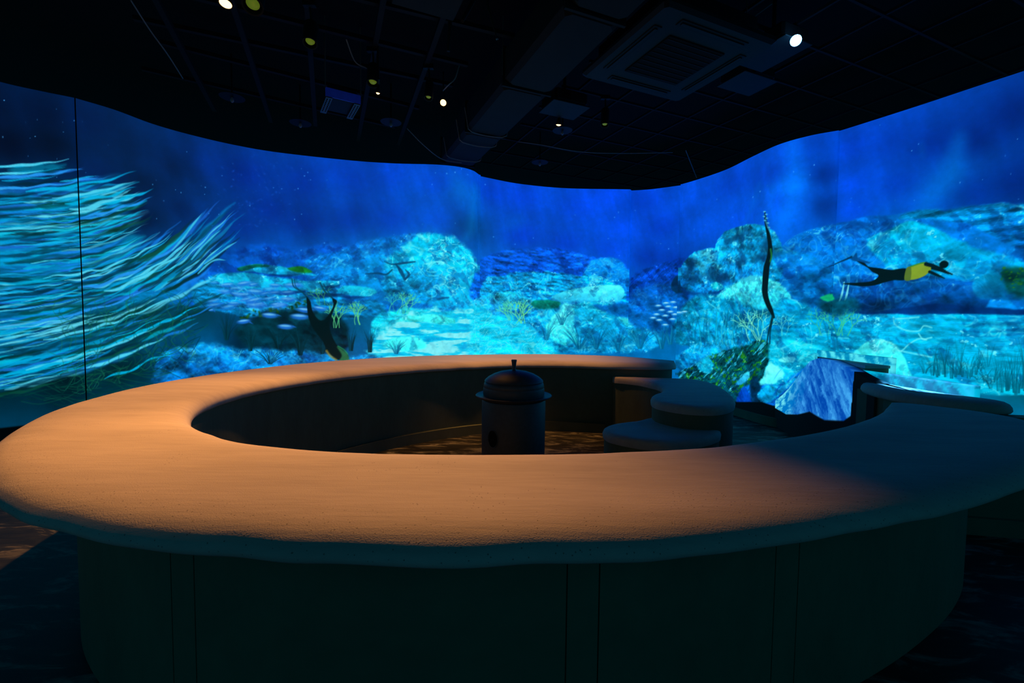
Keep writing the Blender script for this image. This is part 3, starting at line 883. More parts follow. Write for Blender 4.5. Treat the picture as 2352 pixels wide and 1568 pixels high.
    for x in (1905, 1918, 1925):
        W.stroke([(x, 805), (x - 4, 770), (x - 14, 735)], 4, B(0, 110, 150), .5, soft=2)
    for pts in ([(1950, 650), (1944, 680), (1936, 705)], [(1939, 648), (1933, 678), (1922, 704)]):
        W.stroke(pts, 5, B(130, 225, 240), .9, soft=1.6, wid=[.5, 1, .3])
    rock([(1880, 688), (1920, 680), (1966, 692), (1972, 714), (1930, 720), (1885, 712)], B(0, 76, 100), B(0, 64, 100), 20, 14, .9)
    rock([(1884, 682), (1905, 676), (1918, 686), (1900, 692)], B(50, 190, 110), B(20, 140, 120), 5, 4, .4)
    rock([(1220, 695), (1245, 688), (1280, 692), (1288, 700), (1260, 710), (1228, 706)], B(0, 120, 90), B(0, 100, 120), 5, 4, .8)
    for x, y, w_ in ((585, 720, 16), (650, 705, 22), (560, 728, 10), (690, 698, 14), (630, 716, 12)):
        for _ in range(10):
            W.blob(x + rnd.uniform(-w_, w_), y + rnd.uniform(-8, 8), rnd.uniform(2, 5), rnd.uniform(2, 4), rnd.choice([B(40, 84, 10), B(20, 60, 10), B(0, 44, 20)]), .8)

    # -------- long pale strands sweeping in on the first panels
    lights = [B(0, 168, 222), B(20, 130, 232), B(0, 150, 205), B(110, 218, 242), B(0, 190, 225), B(30, 110, 220), B(0, 120, 180)]
    darks = [B(0, 46, 66), B(0, 60, 84), B(0, 34, 50), B(0, 76, 110)]

    FF = np.array([(0, 390, .05), (0, 450, .05), (180, 430, .15), (290, 420, .30), (100, 500, .03), (250, 470, .25), (0, 560, .0), (150, 560, .10), (300, 520, .35), (0, 640, .0), (150, 640, .10), (300, 600, .50), (400, 560, .90), (450, 510, 1.2), (0, 720, .12), (200, 700, .25), (350, 640, .60), (450, 580, 1.1), (520, 560, .9),
                   (0, 800, .20), (180, 770, .25), (330, 740, .45), (430, 690, .50), (520, 690, .35), (0, 880, .20), (180, 830, .30), (300, 780, .45), (400, 760, .40), (500, 780, .30), (300, 880, .45)])

    def strand(x, y, L, col, wd, a, col2=None):
        pts = [(x, y)]
        ph, fr, am = rnd.uniform(0, 6.3), rnd.uniform(.06, .11), rnd.uniform(.10, .30)
        n = 12
        for i in range(n):
            wgt = 1 / ((FF[:, 0] - x) ** 2 + (FF[:, 1] - y) ** 2 + 900) ** 1.5
            m = (wgt * FF[:, 2]).sum() / wgt.sum() + am * math.sin(ph + fr * L / n * i) * (.4 + .6 * min(1, max(0, x) / 250))
            k = L / n / math.hypot(1, m)
            x, y = x + k, y - k * m
            pts.append((x, y))
        W.stroke(pts, wd, col, a, soft=max(1.6, wd * .35), wid=rnd.choice([[.1, .6, 1, .55, .9, .4, .75, .25, 0], [.3, 1, .7, 1, .5, .8, .3, 0], [.1, .5, .8, 1, .6, .35, .1]]), n=30, col2=col2)

    def field_ok(x, y):
        top = np.interp(x, [-60, 0, 150, 300, 340, 420, 470, 540], [375, 380, 400, 440, 520, 570, 580, 620])
        bot = np.interp(x, [-60, 0, 200, 330, 420, 500], [930, 900, 850, 800, 770, 740])
        return top < y < bot
    rock([(-60, 470), (60, 450), (180, 452), (280, 470), (260, 560), (330, 620), (420, 640), (430, 680), (330, 690), (200, 720), (100, 780), (-60, 830)], B(0, 120, 185), B(0, 92, 150), 50, 16, .5, 0, noise=N_FLAT)
    jobs = []
    for wlo, whi, alo, ahi, cnt, cols in ((14, 26, .25, .5, 110, lights), (5, 12, .45, .75, 170, darks), (5, 11, .5, .85, 190, lights), (5, 10, .45, .75, 140, darks + [B(0, 60, 50), B(10, 80, 60), B(0, 40, 30)]), (2.5, 6, .5, .85, 120, lights[:5] + [B(90, 214, 242), B(20, 180, 235)])):
        c_ = 0
        while c_ < cnt:
            x, y = rnd.uniform(-70, 420), rnd.uniform(380, 920)
            if not field_ok(x, y) or (x > 150 and y > 680 and rnd.random() < .80) or (200 < x < 330 and 545 < y < 600 and rnd.random() < .8):
                continue
            if y < 450 and rnd.random() < .75:
                continue
            L_ = rnd.uniform(70, 230)
            if y < 590:
                L_ = min(L_, np.interp(y, [380, 450, 590], [150, 330, 350]) * rnd.uniform(.85, 1.05) - x)
            if L_ < 45:
                continue
            c_ += 1
            jobs.append((x, y, L_, rnd.choice(cols), rnd.uniform(wlo, whi), rnd.uniform(alo, ahi)))
    for j_ in jobs:
        strand(*j_)
    for x, y, L in ((-30, 384, 190), (-30, 402, 130), (-20, 410, 215), (-40, 437, 300), (60, 440, 260), (120, 455, 200), (150, 468, 170), (160, 480, 170), (200, 480, 130), (230, 470, 130), (190, 500, 170), (100, 640, 330), (180, 660, 290), (240, 668, 240), (300, 640, 170), (60, 745, 330), (100, 780, 350), (180, 815, 300), (60, 850, 330), (200, 845, 200), (240, 870, 160), (-20, 870, 260)):
        strand(x, y, L, rnd.choice([B(0, 176, 226), B(40, 150, 240), B(90, 212, 242)]), rnd.uniform(5, 8.5), .92)
    for _ in range(150):
        x, y = rnd.uniform(130, 450), rnd.uniform(700, 900)
        if y > 985 - x * .36 or y < 760 - x * .2:
            continue
        L = rnd.uniform(16, 46)
        W.stroke([(x, y), (x + L * .5 * rnd.uniform(-1, 1), y - L * .6), (x + L * rnd.uniform(-1, 1), y - L)], 2.0, rnd.choice([B(10, 84, 60), B(0, 60, 50), B(20, 104, 74), B(30, 120, 80)]), .4, soft=2.0, n=8)
    for pts in ([(395, 575), (420, 548), (446, 512), (466, 488)], [(440, 596), (465, 566), (492, 540), (508, 528)], [(470, 606), (500, 584), (525, 566), (546, 554)], [(455, 628), (478, 606), (498, 596), (520, 598)], [(385, 596), (412, 572), (425, 560)], [(420, 622), (446, 606), (462, 594)]):
        W.stroke(pts, 5, B(70, 185, 225), .9, soft=1.8, wid=[.5, 1, .6, .9, 0])
    # -------- fish
    def fish(x, y, L, ang, a=.9):
        W.blob(x, y, L / 2, L * .17, B(30, 110, 215), a, ang, .5)
        W.blob(x - 1, y - L * .05, L * .38, L * .07, B(140, 205, 245), a * .8, ang, .7)
        W.stroke([(x + L * .42 * math.cos(ang), y - L * .42 * math.sin(ang)), (x + L * .62 * math.cos(ang), y - L * .62 * math.sin(ang) + 3)], 3, B(30, 100, 200), a, soft=1.6, n=4, wid=[1, .2])
    fish(560, 738, 34, -.12), fish(656, 750, 40, .05), fish(620, 724, 42, .05), fish(688, 727, 46, .05), fish(700, 712, 40, .1), fish(640, 700, 40, -.05), fish(735, 708, 34, .15), fish(486, 712, 14, -.2)
    for _ in range(36):
        fish(rnd.uniform(490, 680), rnd.uniform(648, 706), rnd.uniform(24, 48), rnd.uniform(-.25, .05), rnd.uniform(.35, .7))
    for x, y in ((1530, 696), (1546, 694), (1512, 702), (1535, 704), (1552, 706), (1520, 712), (1540, 716), (1508, 722), (1528, 725), (1550, 722), (1562, 718), (1514, 735), (1545, 733), (1528, 746), (1500, 730), (1572, 716)):
        W.blob(x, y, 9, 3.2, B(70, 170, 235), .8, 0, .6)
        W.blob(x, y - 1, 6, 1.6, B(190, 235, 250), .8, 0, .7)

    # -------- divers
    ink = B(0, 20, 24)
    def zoom(pts, s, ox, oy):
        return [(ox + x / s, oy + y / s) for x, y in pts]
    z4 = lambda p: zoom(p, 3.618, 500, 550)
    for p, wd in (([(618, 330), (632, 390), (690, 430), (735, 470), (755, 500)], 3), ([(636, 330), (650, 392), (700, 430), (742, 476)], 2), ([(850, 358), (890, 430), (935, 470), (968, 500)], 4), ([(880, 370), (915, 430), (950, 480)], 2.5)):
        W.stroke(z4(p), wd, B(0, 60, 84), .8, soft=1.5)
    w, k = W.poly(z4([(738, 478), (772, 515), (782, 570), (805, 625), (845, 668), (880, 668), (905, 645), (940, 595), (962, 540), (950, 490), (992, 508), (975, 560), (945, 640), (932, 690), (938, 760), (965, 830), (1000, 885), (1050, 925), (1080, 955), (1082, 990), (1000, 1000), (950, 970), (905, 920), (880, 860), (830, 790), (780, 720), (752, 640), (742, 560)]), 2.5)
    W.mix(w, k, ink)
    w, k = W.poly(z4([(990, 890), (1040, 915), (1082, 955), (1090, 1010), (1010, 1010), (1030, 960)]), 5)
    W.mix(w, k * .9, B(50, 110, 70))
    W.stroke(z4([(905, 925), (935, 965), (985, 1000)]), 5, B(190, 130, 40), .7, soft=4)
    W.stroke(z4([(1000, 885), (1050, 915), (1080, 950)]), 2, B(40, 150, 90), .8, soft=2)
    W.stroke([(1757, 487), (1758, 500), (1760, 515), (1766, 545), (1769, 570), (1767, 590), (1761, 612), (1758, 645), (1757, 672), (1763, 695), (1772, 715), (1777, 728)], 14, ink, 1.0, soft=2, wid=[.15, .4, .5, .6, .8, .85, 1, 1, .95, .85, .75, .4], n=60)
    W.stroke([(1775, 726), (1770, 745), (1764, 770), (1761, 800)], 6, B(0, 44, 56), .9, soft=2, wid=[1, .8, .5, .2])
    W.stroke([(1774, 735), (1769, 765), (1768, 790)], 2.5, B(0, 30, 44), .8, soft=1.5)
    W.stroke([(1770, 572), (1772, 588), (1769, 600)], 4, B(40, 140, 60), .7, soft=2)
    for x, y in ((1756, 486), (1760, 492), (1755, 497), (1761, 501), (1757, 506), (1764, 512), (1766, 522)):
        W.blob(x, y, 4, 1.6, B(90, 190, 230), .9, .4, .6)
    W.stroke([(1758, 505), (1763, 520), (1768, 530)], 3, B(60, 160, 210), .7, soft=2)
    zr = lambda p: zoom(p, 3.647, 1850, 550)
    w, k = W.poly(zr([(425, 178), (490, 190), (530, 225), (620, 238), (720, 252), (845, 243), (836, 336), (740, 342), (655, 362), (580, 384), (480, 392), (325, 374), (330, 364), (460, 358), (560, 345), (612, 303), (560, 272), (520, 236), (470, 208)]), 2)
    W.mix(w, k, ink)
    w, k = W.poly(zr([(845, 243), (880, 224), (960, 196), (1010, 190), (1058, 238), (1015, 292), (950, 325), (885, 338), (830, 336)]), 2.5)
    W.mix(w, k, B(150, 160, 40))
    w, k = W.poly(zr([(845, 243), (885, 232), (880, 336), (832, 336)]), 2)
    W.mix(w, k * .8, B(84, 104, 40))
    W.stroke(zr([(880, 226), (960, 200), (1000, 194)]), 3, B(40, 130, 40), .8, soft=2)
    W.blob(*zr([(1160, 208)])[0], 11, 9.5, ink, 1, 0, .25)
    for p, wd in (([(1010, 205), (1080, 225), (1160, 260), (1230, 292)], 9), ([(1040, 270), (1110, 300), (1165, 325)], 7), ([(1060, 240), (1140, 265), (1200, 290)], 5), ([(1120, 240), (1180, 225)], 4)):
        W.stroke(zr(p), wd, ink, .95, soft=2, wid=[1, .9, .3])
    for p in ([(1110, 195), (1150, 172), (1200, 185), (1210, 235)], [(1190, 180), (1240, 190), (1255, 225)], [(1060, 195), (1110, 180)], [(1180, 260), (1280, 300)]):
        W.stroke(zr(p), 1.4, B(120, 210, 230), .5, soft=1.4)
    w, k = W.poly(zr([(378, 160), (400, 140), (428, 110), (440, 150), (470, 165), (540, 190), (520, 200), (440, 185), (400, 178)]), 3)
    W.mix(w, k * .8, B(0, 60, 120))
    W.stroke(zr([(385, 146), (330, 170), (270, 195), (180, 235)]), 4, B(0, 34, 64), .85, soft=2, wid=[1.2, .8, .6, .2])
    z4b = z4
    for p, wd in (([(1385, 182), (1450, 205), (1540, 195), (1640, 184)], 5), ([(1480, 205), (1520, 260), (1555, 330)], 9), ([(1560, 250), (1590, 290), (1560, 330)], 6), ([(1230, 285), (1330, 280), (1400, 290), (1450, 250)], 5)):
        W.stroke(z4b(p), wd, B(0, 56, 96), .8, soft=2.5, wid=[.3, 1, .6])
    # -------- drifting specks
    for _ in range(260):
        W.blob(rnd.uniform(0, 2352), rnd.uniform(230, 640), rnd.uniform(.9, 1.9), rnd.uniform(.9, 1.9), B(90, 175, 240), rnd.uniform(.25, .8), 0, .8)
    for _ in range(90):
        W.blob(rnd.gauss(590, 60), rnd.uniform(350, 520), rnd.uniform(1.5, 4), rnd.uniform(1.2, 3), B(20, 90, 205), rnd.uniform(.2, .5), rnd.uniform(-1, 1), .9)
    # fine grain of the projection
    W.C *= (0.94 + 0.12 * N_FINE)[..., None]
    W.C[..., 0] *= .85
    # lower edge of the beam: a wavy line close above the floor
    for i in range(W.n):
        x, y = W.plan[i]
        pxl = to_px(x, y, .3)[0]
        zb = np.interp(pxl, [1600, 1690, 1720, 1750, 1790, 1825, 1860, 1885, 1905, 1920, 1945, 1975, 2000], [.25, .22, .28, .33, .30, .24, .28, .30, .36, .40, .36, .34, .4])
        W.C[:, i] *= sst(zb - .012, zb + .012, W.z)[:, None]


paint_wall()
PIC = lin(W.C)


def picture_mesh(name, parent, chart, i0, i1, pic, back=0.10, cap=True):
    """front skin plus a return of thickness `back` at both ends and the top"""
    P = chart.plan[i0:i1]
    n = len(P)
    t = np.gradient(P, axis=0)
    t /= np.linalg.norm(t, axis=1)[:, None]
    nb = np.stack([-t[:, 1], t[:, 0]], 1)
    nb *= np.sign((nb * P).sum(1))[:, None]      # away from the room
    Q = np.vstack([P[:1] + nb[:1] * back, P, P[-1:] + nb[-1:] * back])
    NB = np.vstack([nb[:1], nb, nb[-1:]])
    cols = np.concatenate([pic[:, i0:i0 + 1] * .8, pic[:, i0:i1], pic[:, i1 - 1:i1] * .8], 1)
    m, k = chart.m, n + 2
    zz = np.repeat(chart.z[:, None], k, 1)
    xy = np.repeat(Q[None], m, 0)
    V3 = np.concatenate([xy, zz[..., None]], 2).reshape(-1, 3)
    topc = np.concatenate([Q + NB * back * np.r_[0, np.ones(n), 0][:, None], np.full((k, 1), chart.z1)], 1)
    V3 = np.vstack([V3, topc])
    colr = np.vstack([cols.reshape(-1, 3), np.zeros((k, 3))])
    idx = np.arange((m + 1) * k).reshape(m + 1, k)
    F = np.stack([idx[:-1, :-1], idx[:-1, 1:], idx[1:, 1:], idx[1:, :-1]], -1).reshape(-1, 4)
    me = bpy.data.meshes.new(name)
    me.vertices.add(len(V3))
    me.vertices.foreach_set('co', V3.astype(np.float32).ravel())
    me.loops.add(F.size)
    me.loops.foreach_set('vertex_index', F.astype(np.int32).ravel())
    me.polygons.add(len(F))
    me.polygons.foreach_set('loop_start', np.arange(0, F.size, 4, dtype=np.int32))
    me.polygons.foreach_set('loop_total', np.full(len(F), 4, np.int32))
    me.update(calc_edges=True)
    a = me.color_attributes.new('picture', 'FLOAT_COLOR', 'POINT')
    a.data.foreach_set('color', np.concatenate([colr, np.ones((len(colr), 1))], 1).astype(np.float32).ravel())
    me.materials.append(MATS['projected_picture'])
    o = bpy.data.objects.new(name, me)
    COL.objects.link(o)
    if parent:
        o.parent = parent
    return o


wl = empty('wall_left', (0, 0, 0), 'curved wall carrying the projection of pale sweeping strands and a diving figure', 'wall', kind='structure')
wb = empty('wall_back', (0, 0, 0), 'wall carrying the projection of open blue water above pale slab rocks', 'wall', kind='structure')
wr = empty('wall_right', (0, 0, 0), 'curved wall carrying the projection of boulders and a diver in yellow', 'wall', kind='structure')
for key, par in (('a', wl), ('b', wl), ('c', wb), ('d', wb), ('e', wr), ('f', wr)):
    i0, i1 = spans[key]
    picture_mesh('panel', par, W, i0, i1, PIC)
def panel_edge(par, p, q, col_i, gain):
    P_ = np.stack([np.linspace(p[k], q[k], 3) for k in range(2)], 1)
    ch = Chart(P_, 0.0, WALL_TOP - .003, ROWS, 3)
    ch.C[:] = np.clip(W.C[:, col_i:col_i + 1] * gain, 0, 1)
    picture_mesh('panel_edge', par, ch, 0, 3, lin(ch.C), back=.02)


panel_edge(wl, (-.647, 8.495), (-.612, 8.53), spans['b'][1] - 1, 1.0)
panel_edge(wr, (3.236, 8.965), (3.266, 8.955), spans['e'][0] + 1, 1.0)
panel_edge(wb, (2.352, 9.352), (2.392, 9.40), spans['c'][1] - 2, 1.0)
# the open joint between the first two panels
jb = MB()
jx, jy = PANELS['b'][0]
jb.box((jx * .9985, jy * .9985, WALL_TOP / 2), (0.012, 0.02, WALL_TOP), ax=(jy, -jx))
jb.build('joint', 'seam_black', wl)


def curve_strip(mb, P, off0, off1, z0, z1):
    """closed band that follows plan curve P between two offsets to its left"""
    P = np.asarray(P, float)
    t = np.gradient(P, axis=0)
    t /= np.linalg.norm(t, axis=1)[:, None]
    nl = np.stack([-t[:, 1], t[:, 0]], 1)
    A, B_ = P + nl * off0, P + nl * off1
    n = len(P)
    vv = [(x, y, z) for z in (z0, z1) for Q in (A, B_) for x, y in Q]
    a0, b0, a1, b1 = 0, n, 2 * n, 3 * n
    ff = []
    for i in range(n - 1):
        ff += [(a0 + i, a0 + i + 1, a1 + i + 1, a1 + i), (b0 + i + 1, b0 + i, b1 + i, b1 + i + 1), (a1 + i, a1 + i + 1, b1 + i + 1, b1 + i), (b0 + i, b0 + i + 1, a0 + i + 1, a0 + i)]
    ff += [(a0, a1, b1, b0), (a0 + n - 1, b0 + n - 1, b1 + n - 1, a1 + n - 1)]
    return mb.add(vv, ff)


for nm, key in (('baseboard_right', 'e'),):
    C = catmull(PANELS[key], 80)
    o = curve_strip(MB(), C, -0.045, 0.0, 0.0, 0.13).build(nm, 'base_plaster', smooth=True)
    tag(o, 'plain low skirting at the foot of the curved projection wall', 'baseboard', kind='structure')

# ------------------------------------------------------------------ floor and ceiling
fl = MB().add([(-9, -3, 0), (9, -3, 0), (9, 12, 0), (-9, 12, 0)], [(0, 1, 2, 3)]).build('floor', 'worn_concrete')
tag(fl, 'dark worn concrete floor with pale streaks', 'floor', kind='structure')
CEIL = 5.0
ceiling = MB().add([(-9, -3, CEIL), (9, -3, CEIL), (9, 13, CEIL), (-9, 13, CEIL)], [(3, 2, 1, 0)]).build('ceiling', 'ceiling_black')
tag(ceiling, 'black painted open ceiling with a grid of hanging bars', 'ceiling', kind='structure')
E1, E2 = Vector((0.913, 0.407, 0)), Vector((-0.407, 0.913, 0))
GZ = 4.62
K = (GZ - CAM_H) / 3.6
GS = 0.76 * K
g0 = (Vector((2.09, 8.7, 0)) * K)
a0, b0 = g0.dot(E1), g0.dot(E2)


def clear_of_wall(p):
    return -6.2 < p.x < 6 and 1.0 < p.y < 10.5


def grid_bar(p, q, wd=0.026, h=0.03):
    p, q = Vector(p), Vector(q)
    d = q - p
    o = MB().box((p + q) / 2, (d.length, wd, h), ax=(d.x, d.y)).build('grid_bar', 'grid_black', ceiling)
    return o


for i in range(-2, 8):          # hung grid on the side of the blue lamp
    a = a0 + i * GS
    p, q = E1 * a + E2 * (b0 - 4.2), E1 * a + E2 * (b0 + 2.6)
    grid_bar((p.x, p.y, GZ), (q.x, q.y, GZ))
for j in range(-6, 5):
    b = b0 + j * GS
    p, q = E1 * (a0 - 2.4 * GS) + E2 * b, E1 * (a0 + 7.4 * GS) + E2 * b
    grid_bar((p.x, p.y, GZ - .004), (q.x, q.y, GZ - .004))
for pts in ([(545, 40), (610, 240)], [(705, 0), (722, 250)], [(880, 0), (828, 290)], [(1010, 60), (925, 300)], [(380, 40), (470, 210)]):   # lighting rails
    (x1, y1), (x2, y2) = at(*pts[0], GZ), at(*pts[1], GZ)
    d = (Vector((x2, y2, 0)) - Vector((x1, y1, 0))).normalized()
    p, q = Vector((x1, y1, GZ)) - d * 1.5, Vector((x2, y2, GZ)) + d * .6
    grid_bar(p, q, .055, .05)
for pts in ([(530, 25), (1000, 140)], [(560, 105), (970, 190)], [(600, 165), (900, 240)], [(790, 0), (1100, 75)], [(540, 215), (850, 285)]):
    (x1, y1), (x2, y2) = at(*pts[0], GZ), at(*pts[1], GZ)
    d = (Vector((x2, y2, 0)) - Vector((x1, y1, 0))).normalized()
    grid_bar(Vector((x1, y1, GZ + .05)) - d * 1.0, Vector((x2, y2, GZ + .05)) + d * .4, .05, .045)

# ------------------------------------------------------------------ the round counter
OUT = [(2.36, 6.60), (2.345, 6.80), (2.24, 7.04), (1.97, 7.33), (1.59, 7.55), (0.99, 7.72), (0.40, 7.73), (-0.19, 7.60), (-0.85, 7.38), (-1.41, 7.12), (-1.90, 6.78), (-2.30, 6.38), (-2.68, 5.85), (-2.93, 5.30), (-3.09, 4.80), (-3.18, 4.20), (-3.17, 3.68), (-3.08, 3.24), (-2.99, 2.97), (-2.85, 2.67), (-2.60, 2.29), (-2.22, 1.86), (-1.76, 1.53), (-1.28, 1.335), (-0.72, 1.23), (-0.20, 1.205), (0.28, 1.235), (0.78, 1.325), (1.28, 1.48), (1.69, 1.635), (2.13, 1.84), (2.70, 2.16), (3.12, 2.50), (3.32, 2.84), (3.30, 3.12), (3.14, 3.33), (2.95, 3.40), (2.83, 3.36)]
INN = [(2.36, 6.60), (2.33, 6.42), (2.22, 6.30), (1.98, 6.25), (1.33, 6.28), (0.70, 6.38), (0.04, 6.33), (-0.74, 5.98), (-1.45, 5.40), (-1.95, 4.72), (-2.20, 4.10), (-2.25, 3.60), (-2.14, 3.08), (-1.87, 2.64), (-1.50, 2.33), (-1.2, 2.18), (-0.73, 2.075), (-0.19, 2.06), (0.17, 2.08), (0.46, 2.115), (0.88, 2.20), (1.12, 2.285), (1.59, 2.49), (2.16, 2.83), (2.53, 3.12), (2.70, 3.27), (2.83, 3.36)]
NR = 420
TOPZ = 1.0
outC, innC = catmull(OUT, NR), catmull(INN, NR)


def match(out, inn):
    """pair stations of the two edges by the nearest fraction that keeps cross lines short"""
    return out, inn


rc = empty('round_counter', (0, 4.3, 0), 'large ring-shaped counter with wide sandy plaster top around the black pot', 'counter')


def rel(o, root):
    """parent keeping world coordinates (root carries only a location)"""
    o.parent = root
    o.location = Vector(o.location) - Vector(root.location)
    return o


def ring_top():
    prof_o = [(0.07, .908), (0.02, .910), (0.004, .922), (0.0, .938), (0.012, .958), (0.04, .978), (0.085, .991), (0.15, .998), (0.24, 1.0)]
    prof_i = [(0.20, 1.0), (0.12, .997), (0.065, .988), (0.028, .970), (0.008, .946), (0.0, .920), (0.01, .900), (0.05, .895)]
    rr = np.random.default_rng(3)
    wob = np.convolve(rr.normal(0, 1, NR + 40), np.hanning(9) / np.hanning(9).sum(), 'same')[20:-20]
    wob2 = np.convolve(rr.normal(0, 1, NR + 40), np.hanning(31) / np.hanning(31).sum(), 'same')[20:-20]
    rows, pit = [], []
    to = np.gradient(outC, axis=0); to /= np.linalg.norm(to, axis=1)[:, None] + 1e-9
    ti = np.gradient(innC, axis=0); ti /= np.linalg.norm(ti, axis=1)[:, None] + 1e-9
    no = np.stack([-to[:, 1], to[:, 0]], 1)      # towards the inside of the band
    ni = np.stack([ti[:, 1], -ti[:, 0]], 1)
    for j in range(NR):
        o, i = outC[j], innC[j]
        w = np.linalg.norm(o - i)
        s = min(1.0, w / 0.6)
        d = (i - o) / (w + 1e-9)
        a = s * no[j] + (1 - s) * d
        b = s * ni[j] - (1 - s) * d
        if np.dot(a, d) < 0: a = d
        if np.dot(b, -d) < 0: b = -d
        row = []
        for ins, z in prof_o:
            q = o + a * (ins * s)
            amp = (1.0 if z < .985 else .3)
            row.append((q[0] + a[0] * wob[j] * .006 * amp * s, q[1] + a[1] * wob[j] * .006 * amp * s, z + wob2[j] * .006 * amp + wob[j] * .003 * amp))
        e1 = o + a * (prof_o[-1][0] * s)
        e2 = i + b * (prof_i[0][0] * s)
        for t in (.25, .5, .75):
            q = e1 + (e2 - e1) * t
            row.append((q[0], q[1], 1.0 + wob2[j] * .003))
        for ins, z in prof_i:
            q = i + b * (ins * s)
            amp = (1.0 if z < .985 else .3)
            row.append((q[0], q[1], z + wob2[-j] * .005 * amp + wob[-j] * .003 * amp))
        rows.append(row)
    m = len(rows[0])
    mb = MB()
    vv = [p for r in rows for p in r]
    ff = []
    for j in range(NR - 1):
        for k in range(m):
            k2 = (k + 1) % m
            ff.append((j * m + k, j * m + k2, (j + 1) * m + k2, (j + 1) * m + k))
    ff.append(tuple(range(m)))
    ff.append(tuple((NR - 1) * m + k for k in range(m - 1, -1, -1)))
    mb.add(vv, ff)
    o = mb.build('counter_top', 'sand_plaster', smooth=True, angle=70)
    at_ = o.data.attributes.new('pitting', 'FLOAT', 'POINT')
    ph = [1 if k in (3, 4, 5, 6, 7) else 0 for k in range(9)] + [0, 0, 0] + [0] * 8
    at_.data.foreach_set('value', np.array(ph * NR, np.float32))
    return o


rel(ring_top(), rc)
# base: core, inner wall, outer panels
def inset_curves(off_o, off_i):
    w = np.linalg.norm(outC - innC, axis=1)
    to = np.gradient(outC, axis=0); to /= np.linalg.norm(to, axis=1)[:, None] + 1e-9
    ti = np.gradient(innC, axis=0); ti /= np.linalg.norm(ti, axis=1)[:, None] + 1e-9
    no = np.stack([-to[:, 1], to[:, 0]], 1)
    ni = np.stack([ti[:, 1], -ti[:, 0]], 1)
    A = outC + no * np.minimum(off_o, .38 * w)[:, None]
    B_ = innC + ni * np.minimum(off_i, .08 * w)[:, None]
    sel = w > 0.55
    return smooth_curve(A[sel], 12), smooth_curve(B_[sel], 6)


bo, bi = inset_curves(0.40, 0.06)
nb_ = len(bo)
mb = MB()
vv = [(x, y, z) for z in (0, .897) for Q in (bo, bi) for x, y in Q]
n = nb_
ff = []
for i in range(n - 1):
    ff += [(i, i + 1, 2 * n + i + 1, 2 * n + i), (n + i + 1, n + i, 3 * n + i, 3 * n + i + 1), (2 * n + i, 2 * n + i + 1, 3 * n + i + 1, 3 * n + i)]
ff += [(0, 2 * n, 3 * n, n), (n - 1, 2 * n - 1, 4 * n - 1, 3 * n - 1)]
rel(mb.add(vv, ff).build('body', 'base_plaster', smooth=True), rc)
# outer cladding in wide panels and narrow strips with open joints
s_arc = np.r_[0, np.cumsum(np.hypot(*np.diff(bo, axis=0).T))]
pxs, _ = to_px(bo[:, 0], np.maximum(bo[:, 1], .2), np.full(n, .5))
near = (bo[:, 1] < 2.9) & (np.arange(n) > n * .4)
idx_near = np.where(near)[0]
cuts = []
for target in (400, 460, 1288, 1364, 1768, 1822):
    k = idx_near[np.argmin(np.abs(pxs[idx_near] - target))]
    cuts.append(float(s_arc[k]))
first = min(cuts)
s_ = first - 2.2
while s_ > 0.4:
    cuts += [s_, s_ - .14]
    s_ -= 2.2
cuts = sorted([0.0] + cuts + [float(s_arc[-1])])
for s0, s1 in zip(cuts[:-1], cuts[1:]):
    if s1 - s0 < .03:
        continue
    k = max(3, int((s1 - s0) / .06))
    q = np.linspace(s0 + .0025, s1 - .0025, k)
    P = np.stack([np.interp(q, s_arc, bo[:, j]) for j in range(2)], 1)
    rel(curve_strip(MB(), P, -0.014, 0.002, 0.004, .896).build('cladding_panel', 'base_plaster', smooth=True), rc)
# skirting rail along the inner wall
keep = slice(int(np.argmax(bi[:, 0] < 1.34)), int(nb_ * .62))
rel(curve_strip(MB(), bi[keep], -0.002, 0.05, 0.0, 0.13).build('skirting', 'base_plaster', smooth=True), rc)


